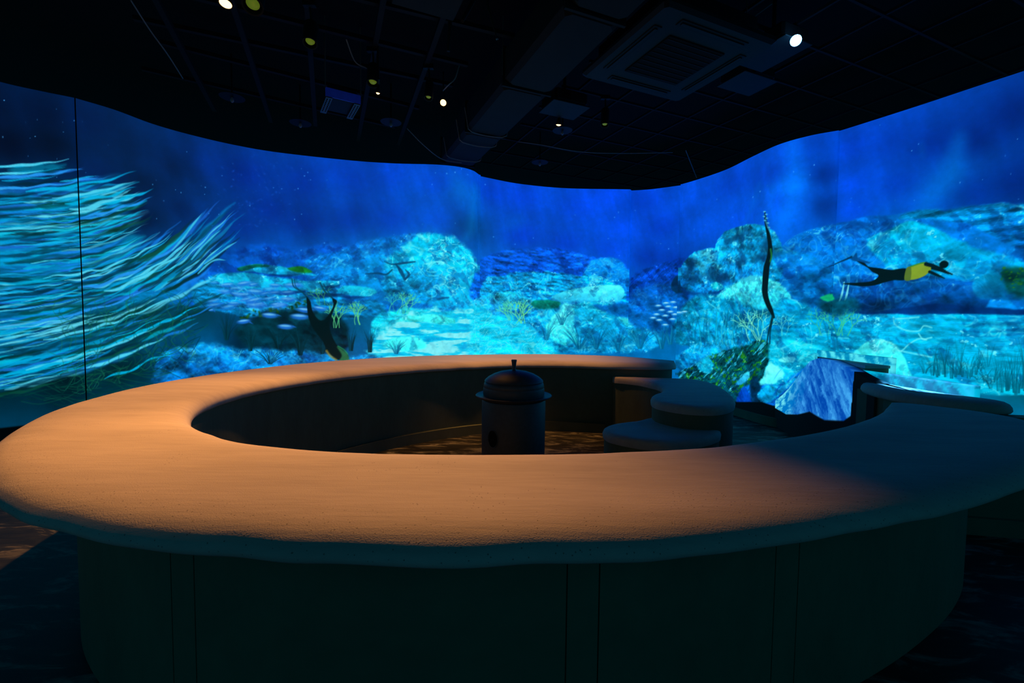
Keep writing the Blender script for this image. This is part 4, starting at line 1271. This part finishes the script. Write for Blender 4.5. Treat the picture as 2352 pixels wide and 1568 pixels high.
# ------------------------------------------------------------------ lower lobes built against the ring
def lobe(name, outline, z, root, lip=0.035, n=90):
    C = catmull(outline, n, closed=True)
    cen = C.mean(0)
    t = np.roll(C, -1, 0) - np.roll(C, 1, 0)
    t /= np.linalg.norm(t, axis=1)[:, None]
    nn = np.stack([-t[:, 1], t[:, 0]], 1)
    area = 0.5 * np.sum(C[:, 0] * np.roll(C[:, 1], -1) - np.roll(C[:, 0], -1) * C[:, 1])
    if area < 0:
        nn = -nn
    rr = np.random.default_rng(len(name))
    wob = np.convolve(np.tile(rr.normal(0, 1, n), 3), np.hanning(7) / np.hanning(7).sum(), 'same')[n:2 * n]
    dist = np.linalg.norm(C[:, None] - C[None], axis=2)
    dist[(nn @ nn.T) > -.2] = 9
    hw = np.minimum(1.0, dist.min(1) / 2 / .17)
    for _ in range(6):
        hw = np.minimum(hw, (np.roll(hw, 1) + hw + np.roll(hw, -1)) / 3)
    rings = [(0.0, z - .085), (-0.004, z - .05), (0.006, z - .025), (0.03, z - .008), (0.075, z - .001), (0.13, z)]
    vv, ff = [], []
    for ins, zz in rings:
        q = C + nn * (ins * hw)[:, None]
        for k in range(n):
            vv.append((q[k, 0], q[k, 1], zz + wob[k] * .003))
    for r in range(len(rings) - 1):
        for k in range(n):
            ff.append((r * n + k, r * n + (k + 1) % n, (r + 1) * n + (k + 1) % n, (r + 1) * n + k))
    ff.append(tuple((len(rings) - 1) * n + k for k in range(n)))
    ff.append(tuple(range(n - 1, -1, -1)))
    rel(MB().add(vv, ff).build(name + '_top', 'sand_plaster', smooth=True, angle=60), root)
    q = C + nn * .012
    vv = [(x, y, zz) for zz in (0, z - .084) for x, y in q]
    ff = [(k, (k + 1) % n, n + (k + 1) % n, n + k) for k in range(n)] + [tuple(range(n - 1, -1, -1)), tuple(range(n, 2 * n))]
    rel(MB().add(vv, ff).build(name + '_body', 'base_plaster', smooth=True, angle=50), root)


lb = empty('stepped_ledge', (1.9, 5.0, 0), 'two-tier kidney-shaped plaster ledge at the open end of the ring counter', 'ledge')
lobe('upper_tier', [(1.41, 6.31), (1.45, 6.24), (1.58, 6.13), (1.74, 5.90), (1.83, 5.55), (1.70, 5.12), (1.50, 4.83), (1.43, 4.48), (1.62, 4.20), (1.95, 4.20), (2.24, 4.52), (2.46, 5.10), (2.58, 5.70), (2.54, 6.05), (2.42, 6.20), (2.20, 6.25), (1.95, 6.28), (1.65, 6.30)], .80, lb)
lobe('lower_tier', [(1.56, 4.80), (1.30, 4.60), (1.04, 4.46), (0.88, 4.28), (0.87, 4.04), (1.02, 3.86), (1.28, 3.77), (1.58, 3.86), (1.82, 4.02), (1.95, 4.18), (1.98, 4.34), (1.84, 4.50), (1.70, 4.70)], .58, lb)

# ------------------------------------------------------------------ the black cooking pot on its stove
pt = empty('stove_pot', (0.02, 3.92, 0), 'black iron cooking pot with domed lid on a drum stove inside the ring', 'pot')
MB().lathe([(0.262, 0.0), (0.270, 0.01), (0.274, 0.3), (0.276, 0.88), (0.268, 0.895), (0.20, 0.90)], 56).build('stove_drum', 'iron_black', pt, True)
MB().lathe([(0.25, 0.895), (0.285, 0.905), (0.322, 0.922), (0.330, 0.932), (0.325, 0.937), (0.290, 0.930), (0.262, 0.93)], 56).build('rim', 'iron_black', pt, True)
MB().lathe([(0.262, 0.925), (0.266, 0.95), (0.265, 0.985), (0.262, 1.0), (0.2605, 1.003), (0.262, 1.006), (0.258, 1.03), (0.250, 1.047), (0.243, 1.05), (0.2, 1.052)], 56).build('pot_bowl', 'iron_black', pt, True, angle=60)
ld = MB().lathe([(0.250, 1.049), (0.254, 1.054), (0.248, 1.066), (0.220, 1.090), (0.175, 1.115), (0.12, 1.134), (0.06, 1.145), (0.02, 1.148)], 56).build('lid', 'iron_black', pt, True)
MB().lathe([(0.022, 1.142), (0.017, 1.150), (0.0165, 1.18), (0.021, 1.215), (0.0245, 1.233), (0.022, 1.238)], 20).build('knob', 'iron_black', ld, True)
# draught hole on the drum: a black disc painted for the dark inside
ang0 = math.radians(-128)
hole = MB()
ring_pts, disc = [], []
for k in range(24):
    t = 2 * math.pi * k / 24
    a_ = ang0 + math.cos(t) * 0.052 / 0.276
    z_ = .60 + math.sin(t) * 0.073
    disc.append((0.2785 * math.cos(a_), 0.2785 * math.sin(a_), z_))
    ring_pts.append((0.278 * math.cos(a_), 0.278 * math.sin(a_), z_))
hole.add(disc, [tuple(range(24))])
hole.build('draught_hole', 'opening_black', pt)
MB().tube(ring_pts + ring_pts[:1], .004, 6).build('hole_collar', 'iron_black', pt, True)

# ------------------------------------------------------------------ stepped counter beside the projection wall
# low curved wall that carries on the projected rock
LW = catmull([(4.00, 6.86), (3.93, 6.40), (3.83, 5.95), (3.72, 5.50), (3.64, 5.05), (3.58, 4.65), (3.54, 4.40)], 220)
Lc = Chart(LW, 0.0, 1.12, 110, seed=4)
u_, v_ = Lc.U, Lc.V
da, db = u_ * .75 + v_ * .66 + 5, v_ * .75 - u_ * .66 + 9
nd = fbm(Lc.rng, da, db, 9, 2.2, 5, .66)
nf = fbm(Lc.rng, u_, v_, 5, 6, 5, .68)
fl_ = fbm(Lc.rng, da + (nf - .5) * .25, db, 22, 3.5, 3, .6)
mixv = np.clip((nd * .45 + nf * .45 + fl_ * .35 - .50) * 3.2, 0, 1)[..., None]
c_ = rgb(0, 70, 172) * (1 - mixv) + rgb(64, 166, 240) * mixv
mixp = sst(.40, .62, nf)[..., None]
pale = rgb(0, 120, 200) * (1 - mixp) + rgb(110, 228, 242) * mixp
tq = np.clip(sst(.35, 1.15, u_ + (nf - .5) * 1.2 + (1.0 - v_) * .35), 0, 1)[..., None]
c_ = pale * (1 - tq) + c_ * tq
zb = np.interp(Lc.U[0], [0, .4, .8, 1.2, 1.6, 2.0, 2.12, 2.16, 2.5], [.28, .26, .34, .46, .44, .52, .60, 1.4, 1.4])
LW_TOP = ([4.35, 4.6, 4.9, 5.2, 5.5, 5.75, 6.0, 6.3, 6.6, 6.9], [1.0, 1.04, 1.11, 1.15, 1.15, 1.09, .94, .72, .52, .36])
zb = zb * 1.12 / np.interp(LW[:, 1], *LW_TOP)
c_ *= sst(-.012, .012, v_ - zb[None, :])[..., None]
Lc.C[:] = c_
sc = empty('stepped_side_counter', (3.4, 3.8, 0), 'stepped plaster counter with curved low wall catching the projection beside the ring', 'counter')
lwo = picture_mesh('curved_wall', None, Lc, 0, Lc.n, lin(Lc.C), back=.12)
co = np.empty(len(lwo.data.vertices) * 3, np.float32)
lwo.data.vertices.foreach_get('co', co)
co = co.reshape(-1, 3)
co[:, 2] *= np.interp(co[:, 1], *LW_TOP) / 1.12
lwo.data.vertices.foreach_set('co', co.ravel())
lwo.data.update()
rel(lwo, sc)


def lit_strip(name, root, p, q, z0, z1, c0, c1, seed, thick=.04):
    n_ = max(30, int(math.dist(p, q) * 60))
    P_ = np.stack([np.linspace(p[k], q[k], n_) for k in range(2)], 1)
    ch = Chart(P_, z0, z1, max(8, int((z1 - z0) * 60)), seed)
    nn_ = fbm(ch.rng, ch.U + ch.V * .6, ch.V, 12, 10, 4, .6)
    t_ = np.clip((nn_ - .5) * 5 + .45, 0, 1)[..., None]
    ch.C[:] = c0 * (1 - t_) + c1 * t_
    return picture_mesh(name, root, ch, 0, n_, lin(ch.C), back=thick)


# upper ledge behind it
def prism(outline, z0, z1):
    n = len(outline)
    vv = [(x, y, z) for z in (z0, z1) for x, y in outline]
    return MB().add(vv, [(k, (k + 1) % n, n + (k + 1) % n, n + k) for k in range(n)] + [tuple(range(n - 1, -1, -1)), tuple(range(n, 2 * n))])


rel(prism([(4.04, 5.88), (3.97, 5.55), (3.88, 5.20), (3.80, 4.88), (4.06, 4.88), (4.06, 6.02)], 0, 1.10).build('ledge_body', 'base_plaster'), sc)
rel(prism([(4.05, 5.90), (3.96, 5.55), (3.87, 5.20), (3.79, 4.86), (4.06, 4.86), (4.06, 6.03)], 1.10, 1.13).build('ledge_top', 'sand_plaster'), sc)
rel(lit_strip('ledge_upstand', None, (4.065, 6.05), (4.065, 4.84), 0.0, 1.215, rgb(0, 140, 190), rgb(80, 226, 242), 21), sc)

# counter with rounded end
SO = [(3.72, 4.72), (3.55, 4.60), (3.40, 4.35), (3.32, 4.02), (3.36, 3.72), (3.52, 3.50), (3.72, 3.41), (3.86, 3.47), (3.86, 3.62), (3.77, 3.85), (3.73, 4.2), (3.72, 4.5)]
C = catmull(SO, 110, closed=True)
lob = empty('tmp')
def side_top():
    t = np.roll(C, -1, 0) - np.roll(C, 1, 0)
    t /= np.linalg.norm(t, axis=1)[:, None]
    nn = np.stack([-t[:, 1], t[:, 0]], 1)
    area = 0.5 * np.sum(C[:, 0] * np.roll(C[:, 1], -1) - np.roll(C[:, 0], -1) * C[:, 1])
    if area < 0:
        nn = -nn
    rings = [(.06, .905), (.012, .907), (0.0, .925), (.004, .95), (.02, .975), (.05, .992), (.09, 1.0)]
    n_ = len(C)
    vv = [(C[k, 0] + nn[k, 0] * i_, C[k, 1] + nn[k, 1] * i_, z_) for i_, z_ in rings for k in range(n_)]
    ff = [(r * n_ + k, r * n_ + (k + 1) % n_, (r + 1) * n_ + (k + 1) % n_, (r + 1) * n_ + k) for r in range(len(rings) - 1) for k in range(n_)]
    ff += [tuple(range(n_ - 1, -1, -1)), tuple((len(rings) - 1) * n_ + k for k in range(n_))]
    o = MB().add(vv, ff).build('counter_top', 'sand_plaster', smooth=True, angle=60)
    q = C + nn * .16
    b = MB()
    vv = [(x, y, z) for z in (0, .91) for x, y in q]
    b.add(vv, [(k, (k + 1) % n_, n_ + (k + 1) % n_, n_ + k) for k in range(n_)] + [tuple(range(n_ - 1, -1, -1)), tuple(range(n_, 2 * n_))])
    return o, b.build('body', 'base_plaster', smooth=True)
bpy.data.objects.remove(lob)
for o in side_top():
    rel(o, sc)
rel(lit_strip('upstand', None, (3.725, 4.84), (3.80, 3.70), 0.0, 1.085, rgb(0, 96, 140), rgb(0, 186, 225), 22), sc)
# dark return wall with skirting beyond the counter
P = catmull([(3.38, 3.42), (3.65, 3.37), (4.1, 3.30), (4.8, 3.28)], 40)
rel(curve_strip(MB(), P, 0.0, 0.12, 0, .90).build('return_wall', 'base_plaster', smooth=True), sc)
rel(curve_strip(MB(), P, -0.04, 0.0, 0, .13).build('skirting', 'base_plaster', smooth=True), sc)


# ------------------------------------------------------------------ things hung from the ceiling
def hang(px, py, z):
    x, y = at(px, py, z)
    return Vector((x, y, z))


# big duct
DZ = 4.25
p0, p1 = Vector((*at(1405, 0, DZ), 0)), Vector((*at(1060, 369, DZ), 0))
dd = (p1 - p0).normalized()
dl = p1 - p0
mid = (p0 - dd * 1.2 + p1 + dd * .25) / 2
duct = empty('air_duct', (mid.x, mid.y, DZ), 'wide dark rectangular air duct crossing under the black ceiling', 'duct')
dw = 0.60
L_ = dl.length + 1.45
sec = L_ / 4
for i in range(4):
    c = mid + dd * (-L_ / 2 + sec * (i + .5))
    rel(MB().box((c.x, c.y, DZ + .21), (sec - .012, dw, .42), ax=(dd.x, dd.y), bev=.05).build('duct_section', 'duct_paint'), duct)
for i in range(5):
    c = mid + dd * (-L_ / 2 + sec * i * .995 + .01)
    rel(MB().box((c.x, c.y, DZ + .21), (.03, dw + .03, .44), ax=(dd.x, dd.y)).build('flange', 'duct_paint'), duct)
side = Vector((dd.y, -dd.x, 0))
for t in (.70, .80, .97):      # sagging cable straps below the duct
    c = p0 + dl * t
    pts = []
    for k in range(13):
        s_ = -1 + 2 * k / 12
        q = c + side * (s_ * (dw / 2 + .05)) + dd * (.06 * math.cos(s_ * 2))
        pts.append((q.x, q.y, DZ - .02 + (.30 * max(0, abs(s_) - .82) / .18)))
    rel(MB().tube(pts, .008, 6).build('strap', 'cable_grey'), duct)
for i in (0, 2, 4):
    c = mid + dd * (-L_ / 2 + sec * i * .98 + .03)
    for s_ in (-1, 1):
        q = c + side * s_ * (dw / 2 + .02)
        rel(MB().tube([(q.x, q.y, DZ + .1), (q.x, q.y, CEIL)], .006, 6).build('hanger_rod', 'steel'), duct)

# air-conditioning cassette
AZ = 4.22
ka = (AZ - CAM_H) / 3.3
ac_c = Vector((2.03, 6.03, 0)) * ka
acr = empty('air_conditioner', (ac_c.x, ac_c.y, AZ), 'square ceiling air-conditioner with dark central grille and long slots', 'air conditioner', rz=math.atan2(E1.y, E1.x))
HW, HD = .78 * ka / .9, .74 * ka / .9
MB().box((0, 0, .045), (HW * 2, HD * 2, .09), bev=.03).build('panel', 'case_paint', acr)
MB().box((0, 0, .19), (HW * 1.6, HD * 1.6, .20)).build('housing', 'case_dark', acr)
g = MB().box((0, 0, -.004), (HW * 1.02, HD * 1.02, .012), bev=.005).build('grille', 'opening_black', acr)
for k in range(9):
    MB().box((0, -HD * .45 + k * HD * .1125, -.012), (HW * .98, .008, .006)).build('grille_bar', 'case_dark', g)
for sx, sy, lx, ly in ((0, 1, 1.2, .10), (0, -1, 1.2, .10), (1, 0, .10, 1.2), (-1, 0, .10, 1.2)):
    s = MB().box((sx * HW * .78, sy * HD * .78, -.003), (HW * lx if lx > .5 else .09, HD * ly if ly > .5 else .09, .010), bev=.004).build('air_slot', 'case_dark', acr)
    MB().box((sx * HW * .78 , sy * HD * .78, -.012), ((HW * lx - .06) if lx > .5 else .03, (HD * ly - .06) if ly > .5 else .03, .008)).build('flap', 'case_paint', s)
for sx in (-1, 1):
    for sy in (-1, 1):
        MB().tube([(sx * HW * .7, sy * HD * .7, .29), (sx * HW * .7, sy * HD * .7, CEIL - AZ)], .006, 6).build('hanger_rod', 'steel', acr)


def projector(px, py, z, label, size=(.46, .36, .15), rz=0.0, lit=False, group=None):
    p = hang(px, py, z)
    r = empty('projector', (p.x, p.y, z), label, 'projector', group, rz=rz)
    w_, d_, h_ = size
    MB().box((0, 0, h_ / 2), size, bev=.025).build('case', 'case_paint', r)
    MB().box((0, 0, -.012), (w_ * 1.12, d_ * 1.05, .014), bev=.004).build('mount_plate', 'case_paint', r)
    ln = MB().tube([(w_ * .22, d_ * .48, h_ * .5), (w_ * .22, d_ * .58, h_ * .48)], .055, 20).build('lens_barrel', 'case_dark', r, True)
    MB().tube([(w_ * .22, d_ * .575, h_ * .48), (w_ * .22, d_ * .59, h_ * .478)], .042, 20).build('lens', 'projector_beam_lens' if lit else 'clear_glass_grey', ln, True)
    for k in range(5):
        MB().box((-w_ * .3 + k * .03, -d_ * .5 - .002, h_ * .5), (.012, .006, h_ * .55)).build('vent', 'opening_black', r)
    MB().tube([(0, 0, h_), (0, 0, CEIL - z)], .02, 10).build('drop_pole', 'case_dark', r)
    MB().tube([(-w_ * .3, -d_ * .4, h_ * .6), (-w_ * .55, -d_ * .5, h_ + .1), (-w_ * .3, -d_ * .2, h_ + .3), (-.02, 0, CEIL - z - .02)], .006, 6).build('power_cable', 'cable_grey', r)
    return r


projector(1296, 250, 4.34, 'pale-bottomed projector hung beside the wide duct', (.48, .40, .16), math.atan2(E1.y, E1.x), group=None)
projector(1716, 190, 4.45, 'projector hung below the corner of the air conditioner', (.50, .38, .14), math.atan2(E1.y, E1.x) + math.pi)
pj = projector(1775, 122, 4.45, 'projector with glowing blue-white lens hung past the air conditioner', (.52, .40, .16), math.radians(-66), lit=False)
# the lit lens of that projector is seen end on
lp = hang(1828, 93, 4.38)
lens = MB().lathe([(.045, 0), (.050, .01), (.050, .05), (.038, .06)], 20).build('beam_lens', 'projector_beam_lens')
lens.parent = pj
loc = Matrix.Translation(pj.location) @ Matrix.Rotation(math.radians(-66), 4, 'Z')
lens.matrix_local = loc.inverted() @ (Matrix.Translation(lp) @ Vector((-lp.x, -lp.y, CAM_H - lp.z)).to_track_quat('Z', 'Y').to_matrix().to_4x4())

# hung tray with slotted legs
tz = 4.10
tp = hang(785, 240, tz)
ux = Vector((*at(826, 236, tz), 0)) - Vector((*at(744, 216, tz), 0))
rz = math.atan2(ux.y, ux.x)
tw = ux.length
tr = empty('projector_cradle', (tp.x, tp.y, tz), 'hung steel cradle with blue lit cross plate and slotted arms', 'bracket', rz=rz)
MB().box((0, -.10, .06), (tw, .012, .10)).build('cross_plate', 'blue_lit_plate', tr)
for s_ in (-1, 1):
    arm = MB().box((s_ * (tw / 2 - .04), .12, 0), (.07, .46, .012)).build('arm', 'steel', tr)
    for k in range(8):
        for q in (-.016, .016):
            MB().box((s_ * (tw / 2 - .04) + q, -.06 + k * .048, -.0065), (.014, .03, .004)).build('slot', 'opening_black', arm)
    MB().tube([(s_ * tw / 2, -.10, .1), (s_ * tw / 2, -.10, CEIL - tz)], .007, 6).build('hanger_rod', 'steel', tr)
MB().box((0, .12, .10), (tw * .86, .40, .16), bev=.02).build('case', 'case_dark', tr)


def can_light(px, py, z, label, tilt, L=.22, r=.068, group='cylinder spotlights on the ceiling rails'):
    p = hang(px, py, z)
    root = empty('spotlight', (p.x, p.y, z), label, 'spotlight', group)
    M3 = Matrix.Rotation(tilt[1], 3, 'Z') @ Matrix.Rotation(-tilt[0], 3, 'X')
    def put(o):
        o.rotation_euler = M3.to_euler()
        return o
    b = put(MB().lathe([(r * .86, -.0), (r, -.0), (r, L), (r * .8, L + .02), (.01, L + .025)], 32, cap=False).build('can', 'case_paint', root, True))
    put(MB().lathe([(r * .86, 0), (r * .80, .05), (r * .5, .06)], 28, cap=False).build('reflector', 'case_dark', b, True)).rotation_euler = (0, 0, 0)
    le = MB().lathe([(r * .62, .03), (r * .5, .018), (r * .2, .012)], 24).build('lens', 'lens_green', b, True)
    top = M3 @ Vector((0, 0, L + .02))
    MB().tube([(top.x, top.y, top.z), (top.x * .7, top.y * .7, top.z + .08), (0, 0, GZ - z - .02)], .012, 8).build('yoke', 'case_dark', root, True)
    MB().box((0, 0, GZ - z - .03), (.12, .05, .05)).build('clamp', 'case_dark', root)
    return root


can_light(712, 100, 4.22, 'cylinder spotlight with dull green lens nearest the bright warm bulb', (.32, .2))
can_light(856, 192, 4.22, 'cylinder spotlight with warm glow at its mouth beside the steel cradle', (.28, .1))
can_light(984, 226, 4.22, 'slim cylinder spotlight with green lens beside the stacked warm bulb', (.22, -.1), .2, .052)
can_light(1389, 288, 4.22, 'small blue-tinted cylinder spotlight with green lens under the tile grid', (.2, -.3), .22, .058)
can_light(580, 14, 4.22, 'cylinder spotlight whose dark mouth shows beside the bright warm bulb', (.45, .3), .24, .085)


def bulb_light(px, py, z, label, target, energy, spread, r=.03, blend=.6, extra=True):
    p = hang(px, py, z)
    root = empty('warm_spotlight', (p.x, p.y, z), label, 'spotlight', 'lit warm lamps of the ceiling')
    d = (Vector(target) - p).normalized()
    M3 = d.to_track_quat('-Z', 'Y').to_matrix().to_3x3()
    b = MB().lathe([(r * .7, .09), (r * 1.1, .06), (r * 1.5, .01), (r * 1.5, .0), (r * 1.35, .0), (r * .9, .05)], 28, cap=False).build('shade', 'case_dark', root, True)
    b.rotation_euler = M3.to_euler()
    g_ = MB().lathe([(r * .3, .035), (r * 1.1, .02), (r * 1.35, .004), (r * .9, -.006), (r * .2, -.012)], 24).build('bulb', 'warm_bulb', b, True)
    MB().lathe([(r * .6, .08), (r * .75, .1), (r * .5, .13), (.012, .14)], 18).build('socket', 'steel', b, True)
    MB().tube([M3 @ Vector((0, 0, .13)), (0, 0, .22), (0, 0, GZ - z)], .010, 8).build('stem', 'case_dark', root, True)
    ld_ = bpy.data.lights.new('warm_spot', 'SPOT')
    ld_.energy = energy
    ld_.color = WARM
    ld_.spot_size = math.radians(spread)
    ld_.spot_blend = blend
    ld_.shadow_soft_size = .05
    lo = bpy.data.objects.new('warm_spot', ld_)
    COL.objects.link(lo)
    lo.parent = root
    lo.location = M3 @ Vector((0, 0, -.05))
    lo.rotation_euler = M3.to_euler()
    return root


bulb_light(518, 9, 4.25, 'glowing warm lamp close to the dark-mouthed cylinder spotlight', (-2.35, 3.2, 1.0), 720, 66, .036, 1.0)
bulb_light(1018, 236, 4.25, 'glowing warm lamp hung low beside the wide duct', (-.95, 1.55, 1.0), 1500, 50, .028, 1.0)
bulb_light(1283, 287, 4.25, 'glowing warm lamp beyond the pale-bottomed projector', (.35, 6.9, 1.0), 480, 62, .026, .9)
bulb_light(868, 214, 4.10, 'small warm lamp tucked under the cylinder spotlight by the cradle', (-1.9, 5.6, 1.0), 380, 80, .016, .9)

# blue-white beam of the lit projector onto the side counter
bl = bpy.data.lights.new('projector_beam', 'SPOT')
bl.energy = 7000
bl.color = (.06, .42, 1.0)
bl.spot_size = math.radians(17)
bl.spot_blend = .35
bl.shadow_soft_size = .015
bl.use_nodes = True
lnt = bl.node_tree
em = lnt.nodes['Emission']
ltc = lnt.nodes.new('ShaderNodeTexCoord')
lmp = lnt.nodes.new('ShaderNodeMapping')
lmp.inputs['Scale'].default_value = (18, 260, 18)
lno = lnt.nodes.new('ShaderNodeTexNoise')
lno.inputs['Scale'].default_value = 1.0
lno.inputs['Detail'].default_value = 3
lrm = lnt.nodes.new('ShaderNodeMapRange')
lrm.inputs['From Min'].default_value = .40
lrm.inputs['From Max'].default_value = .62
lrm.inputs['To Min'].default_value = .12
lrm.inputs['To Max'].default_value = 1.5
lnt.links.new(ltc.outputs['Normal'], lmp.inputs['Vector'])
lnt.links.new(lmp.outputs[0], lno.inputs['Vector'])
lnt.links.new(lno.outputs['Fac'], lrm.inputs['Value'])
lnt.links.new(lrm.outputs[0], em.inputs['Strength'])
bo_ = bpy.data.objects.new('projector_beam', bl)
COL.objects.link(bo_)
aim = Vector((3.98, 4.12, 1.0))
bo_.location = lp + (aim - lp).normalized() * .25
bo_.rotation_euler = (aim - lp).to_track_quat('-Z', 'Y').to_euler()

# sprinkler discs
for px, py, lab in ((898, 281, 'round ceiling disc with clear bulb beyond the steel cradle'), (1292, 300, 'round ceiling disc with clear bulb behind the warm lamp by the projector'), (1240, 373, 'round ceiling disc with clear bulb close to the end of the duct'), (533, 224, 'faint round ceiling disc with clear bulb far along the first rail'), (690, 283, 'faint round ceiling disc with clear bulb above the wall with pale strands')):
    p = hang(px, py, 4.45)
    s = empty('ceiling_disc', (p.x, p.y, 4.45), lab, 'sprinkler', 'clear-bulbed discs on the ceiling')
    MB().lathe([(.15, .0), (.152, .006), (.06, .02), (.02, .03)], 32).build('disc', 'case_paint' if px > 700 else 'case_dark', s, True)
    MB().lathe([(.012, 0), (.022, -.02), (.024, -.045), (.012, -.062)], 16).build('bulb', 'clear_glass_grey', s, True)
    MB().tube([(0, 0, .03), (0, 0, CEIL - 4.45)], .012, 8).build('drop_pipe', 'case_dark', s)

# hung fittings by the top of the picture
pl = hang(985, -8, 4.3)
hp = empty('acoustic_board', (pl.x, pl.y, 4.3), 'flat grey panel hung from the ceiling beside the slotted straps', 'panel', rz=math.atan2(E1.y, E1.x))
MB().box((0, 0, 0), (.55, .42, .02), bev=.004).build('board', 'duct_paint', hp)
for sx in (-1, 1):
    MB().tube([(sx * .24, 0, 0), (sx * .24, 0, CEIL - 4.3)], .006, 6).build('hanger_rod', 'steel', hp)
for (xa, ya), (xb, yb), lab in (((1034, 40), (1030, 118), 'straight slotted strap hanging down beside the flat grey panel'), ((1088, 0), (1062, 48), 'slanting slotted strap hanging between the flat grey panel and the duct'), ((1120, 12), (1144, 98), 'thin blade-like strap hanging close to the wide duct')):
    a_, b_ = hang(xa, ya, 4.45), hang(xb, yb, 4.15)
    s = empty('hanging_strap', tuple(a_), lab, 'strap')
    v = b_ - a_
    st = MB().tube([(0, 0, CEIL - 4.45), (0, 0, 0), tuple(v * .5), tuple(v)], [.02, .022, .02, .016] if xa != 1120 else [.01, .012, .01, .003], 8).build('strip', 'duct_paint', s, True)
    MB().lathe([(.01, -.006), (.013, 0), (.01, .006)], 12, c=tuple(v * .9)).build('bolt', 'steel', s)

# loose cables
def cable(pts, z, lab, r=.007, sag=.0):
    P = [hang(x, y, z + dz) for x, y, dz in pts]
    Q = catmull(np.array([tuple(p) for p in P]), 40)
    o = MB().tube([tuple(q) for q in Q], r, 6).build('ceiling_cable', 'cable_grey', smooth=True)
    return tag(o, lab, 'cable', 'loose cables under the ceiling')


cable([(300, 0, .2), (345, 70, .15), (385, 125, .1), (420, 180, .15)], 4.35, 'thin cable slanting across the black ceiling over the pale strands')
cable([(795, 90, .1), (815, 140, 0), (840, 155, .0), (855, 160, .1)], 4.4, 'short looped cable running to the spotlight by the cradle')
cable([(1055, 150, .2), (1045, 180, .05), (1030, 195, 0), (1018, 208, .1)], 4.3, 'curled cable feeding the warm lamp beside the duct')
cable([(935, 295, .1), (975, 335, -.05), (1015, 365, -.1), (1060, 374, -.1)], 4.3, 'thin cable dropping towards the far end of the duct')
cable([(1190, 325, .1), (1240, 332, 0), (1330, 348, .0), (1420, 352, .05), (1545, 350, .1)], 4.4, 'long thin cable trailing under the tile grid')
cable([(1575, 345, .1), (1588, 378, .0), (1600, 408, -.05)], 4.4, 'thin cable dropping to the top of the curved projection wall')
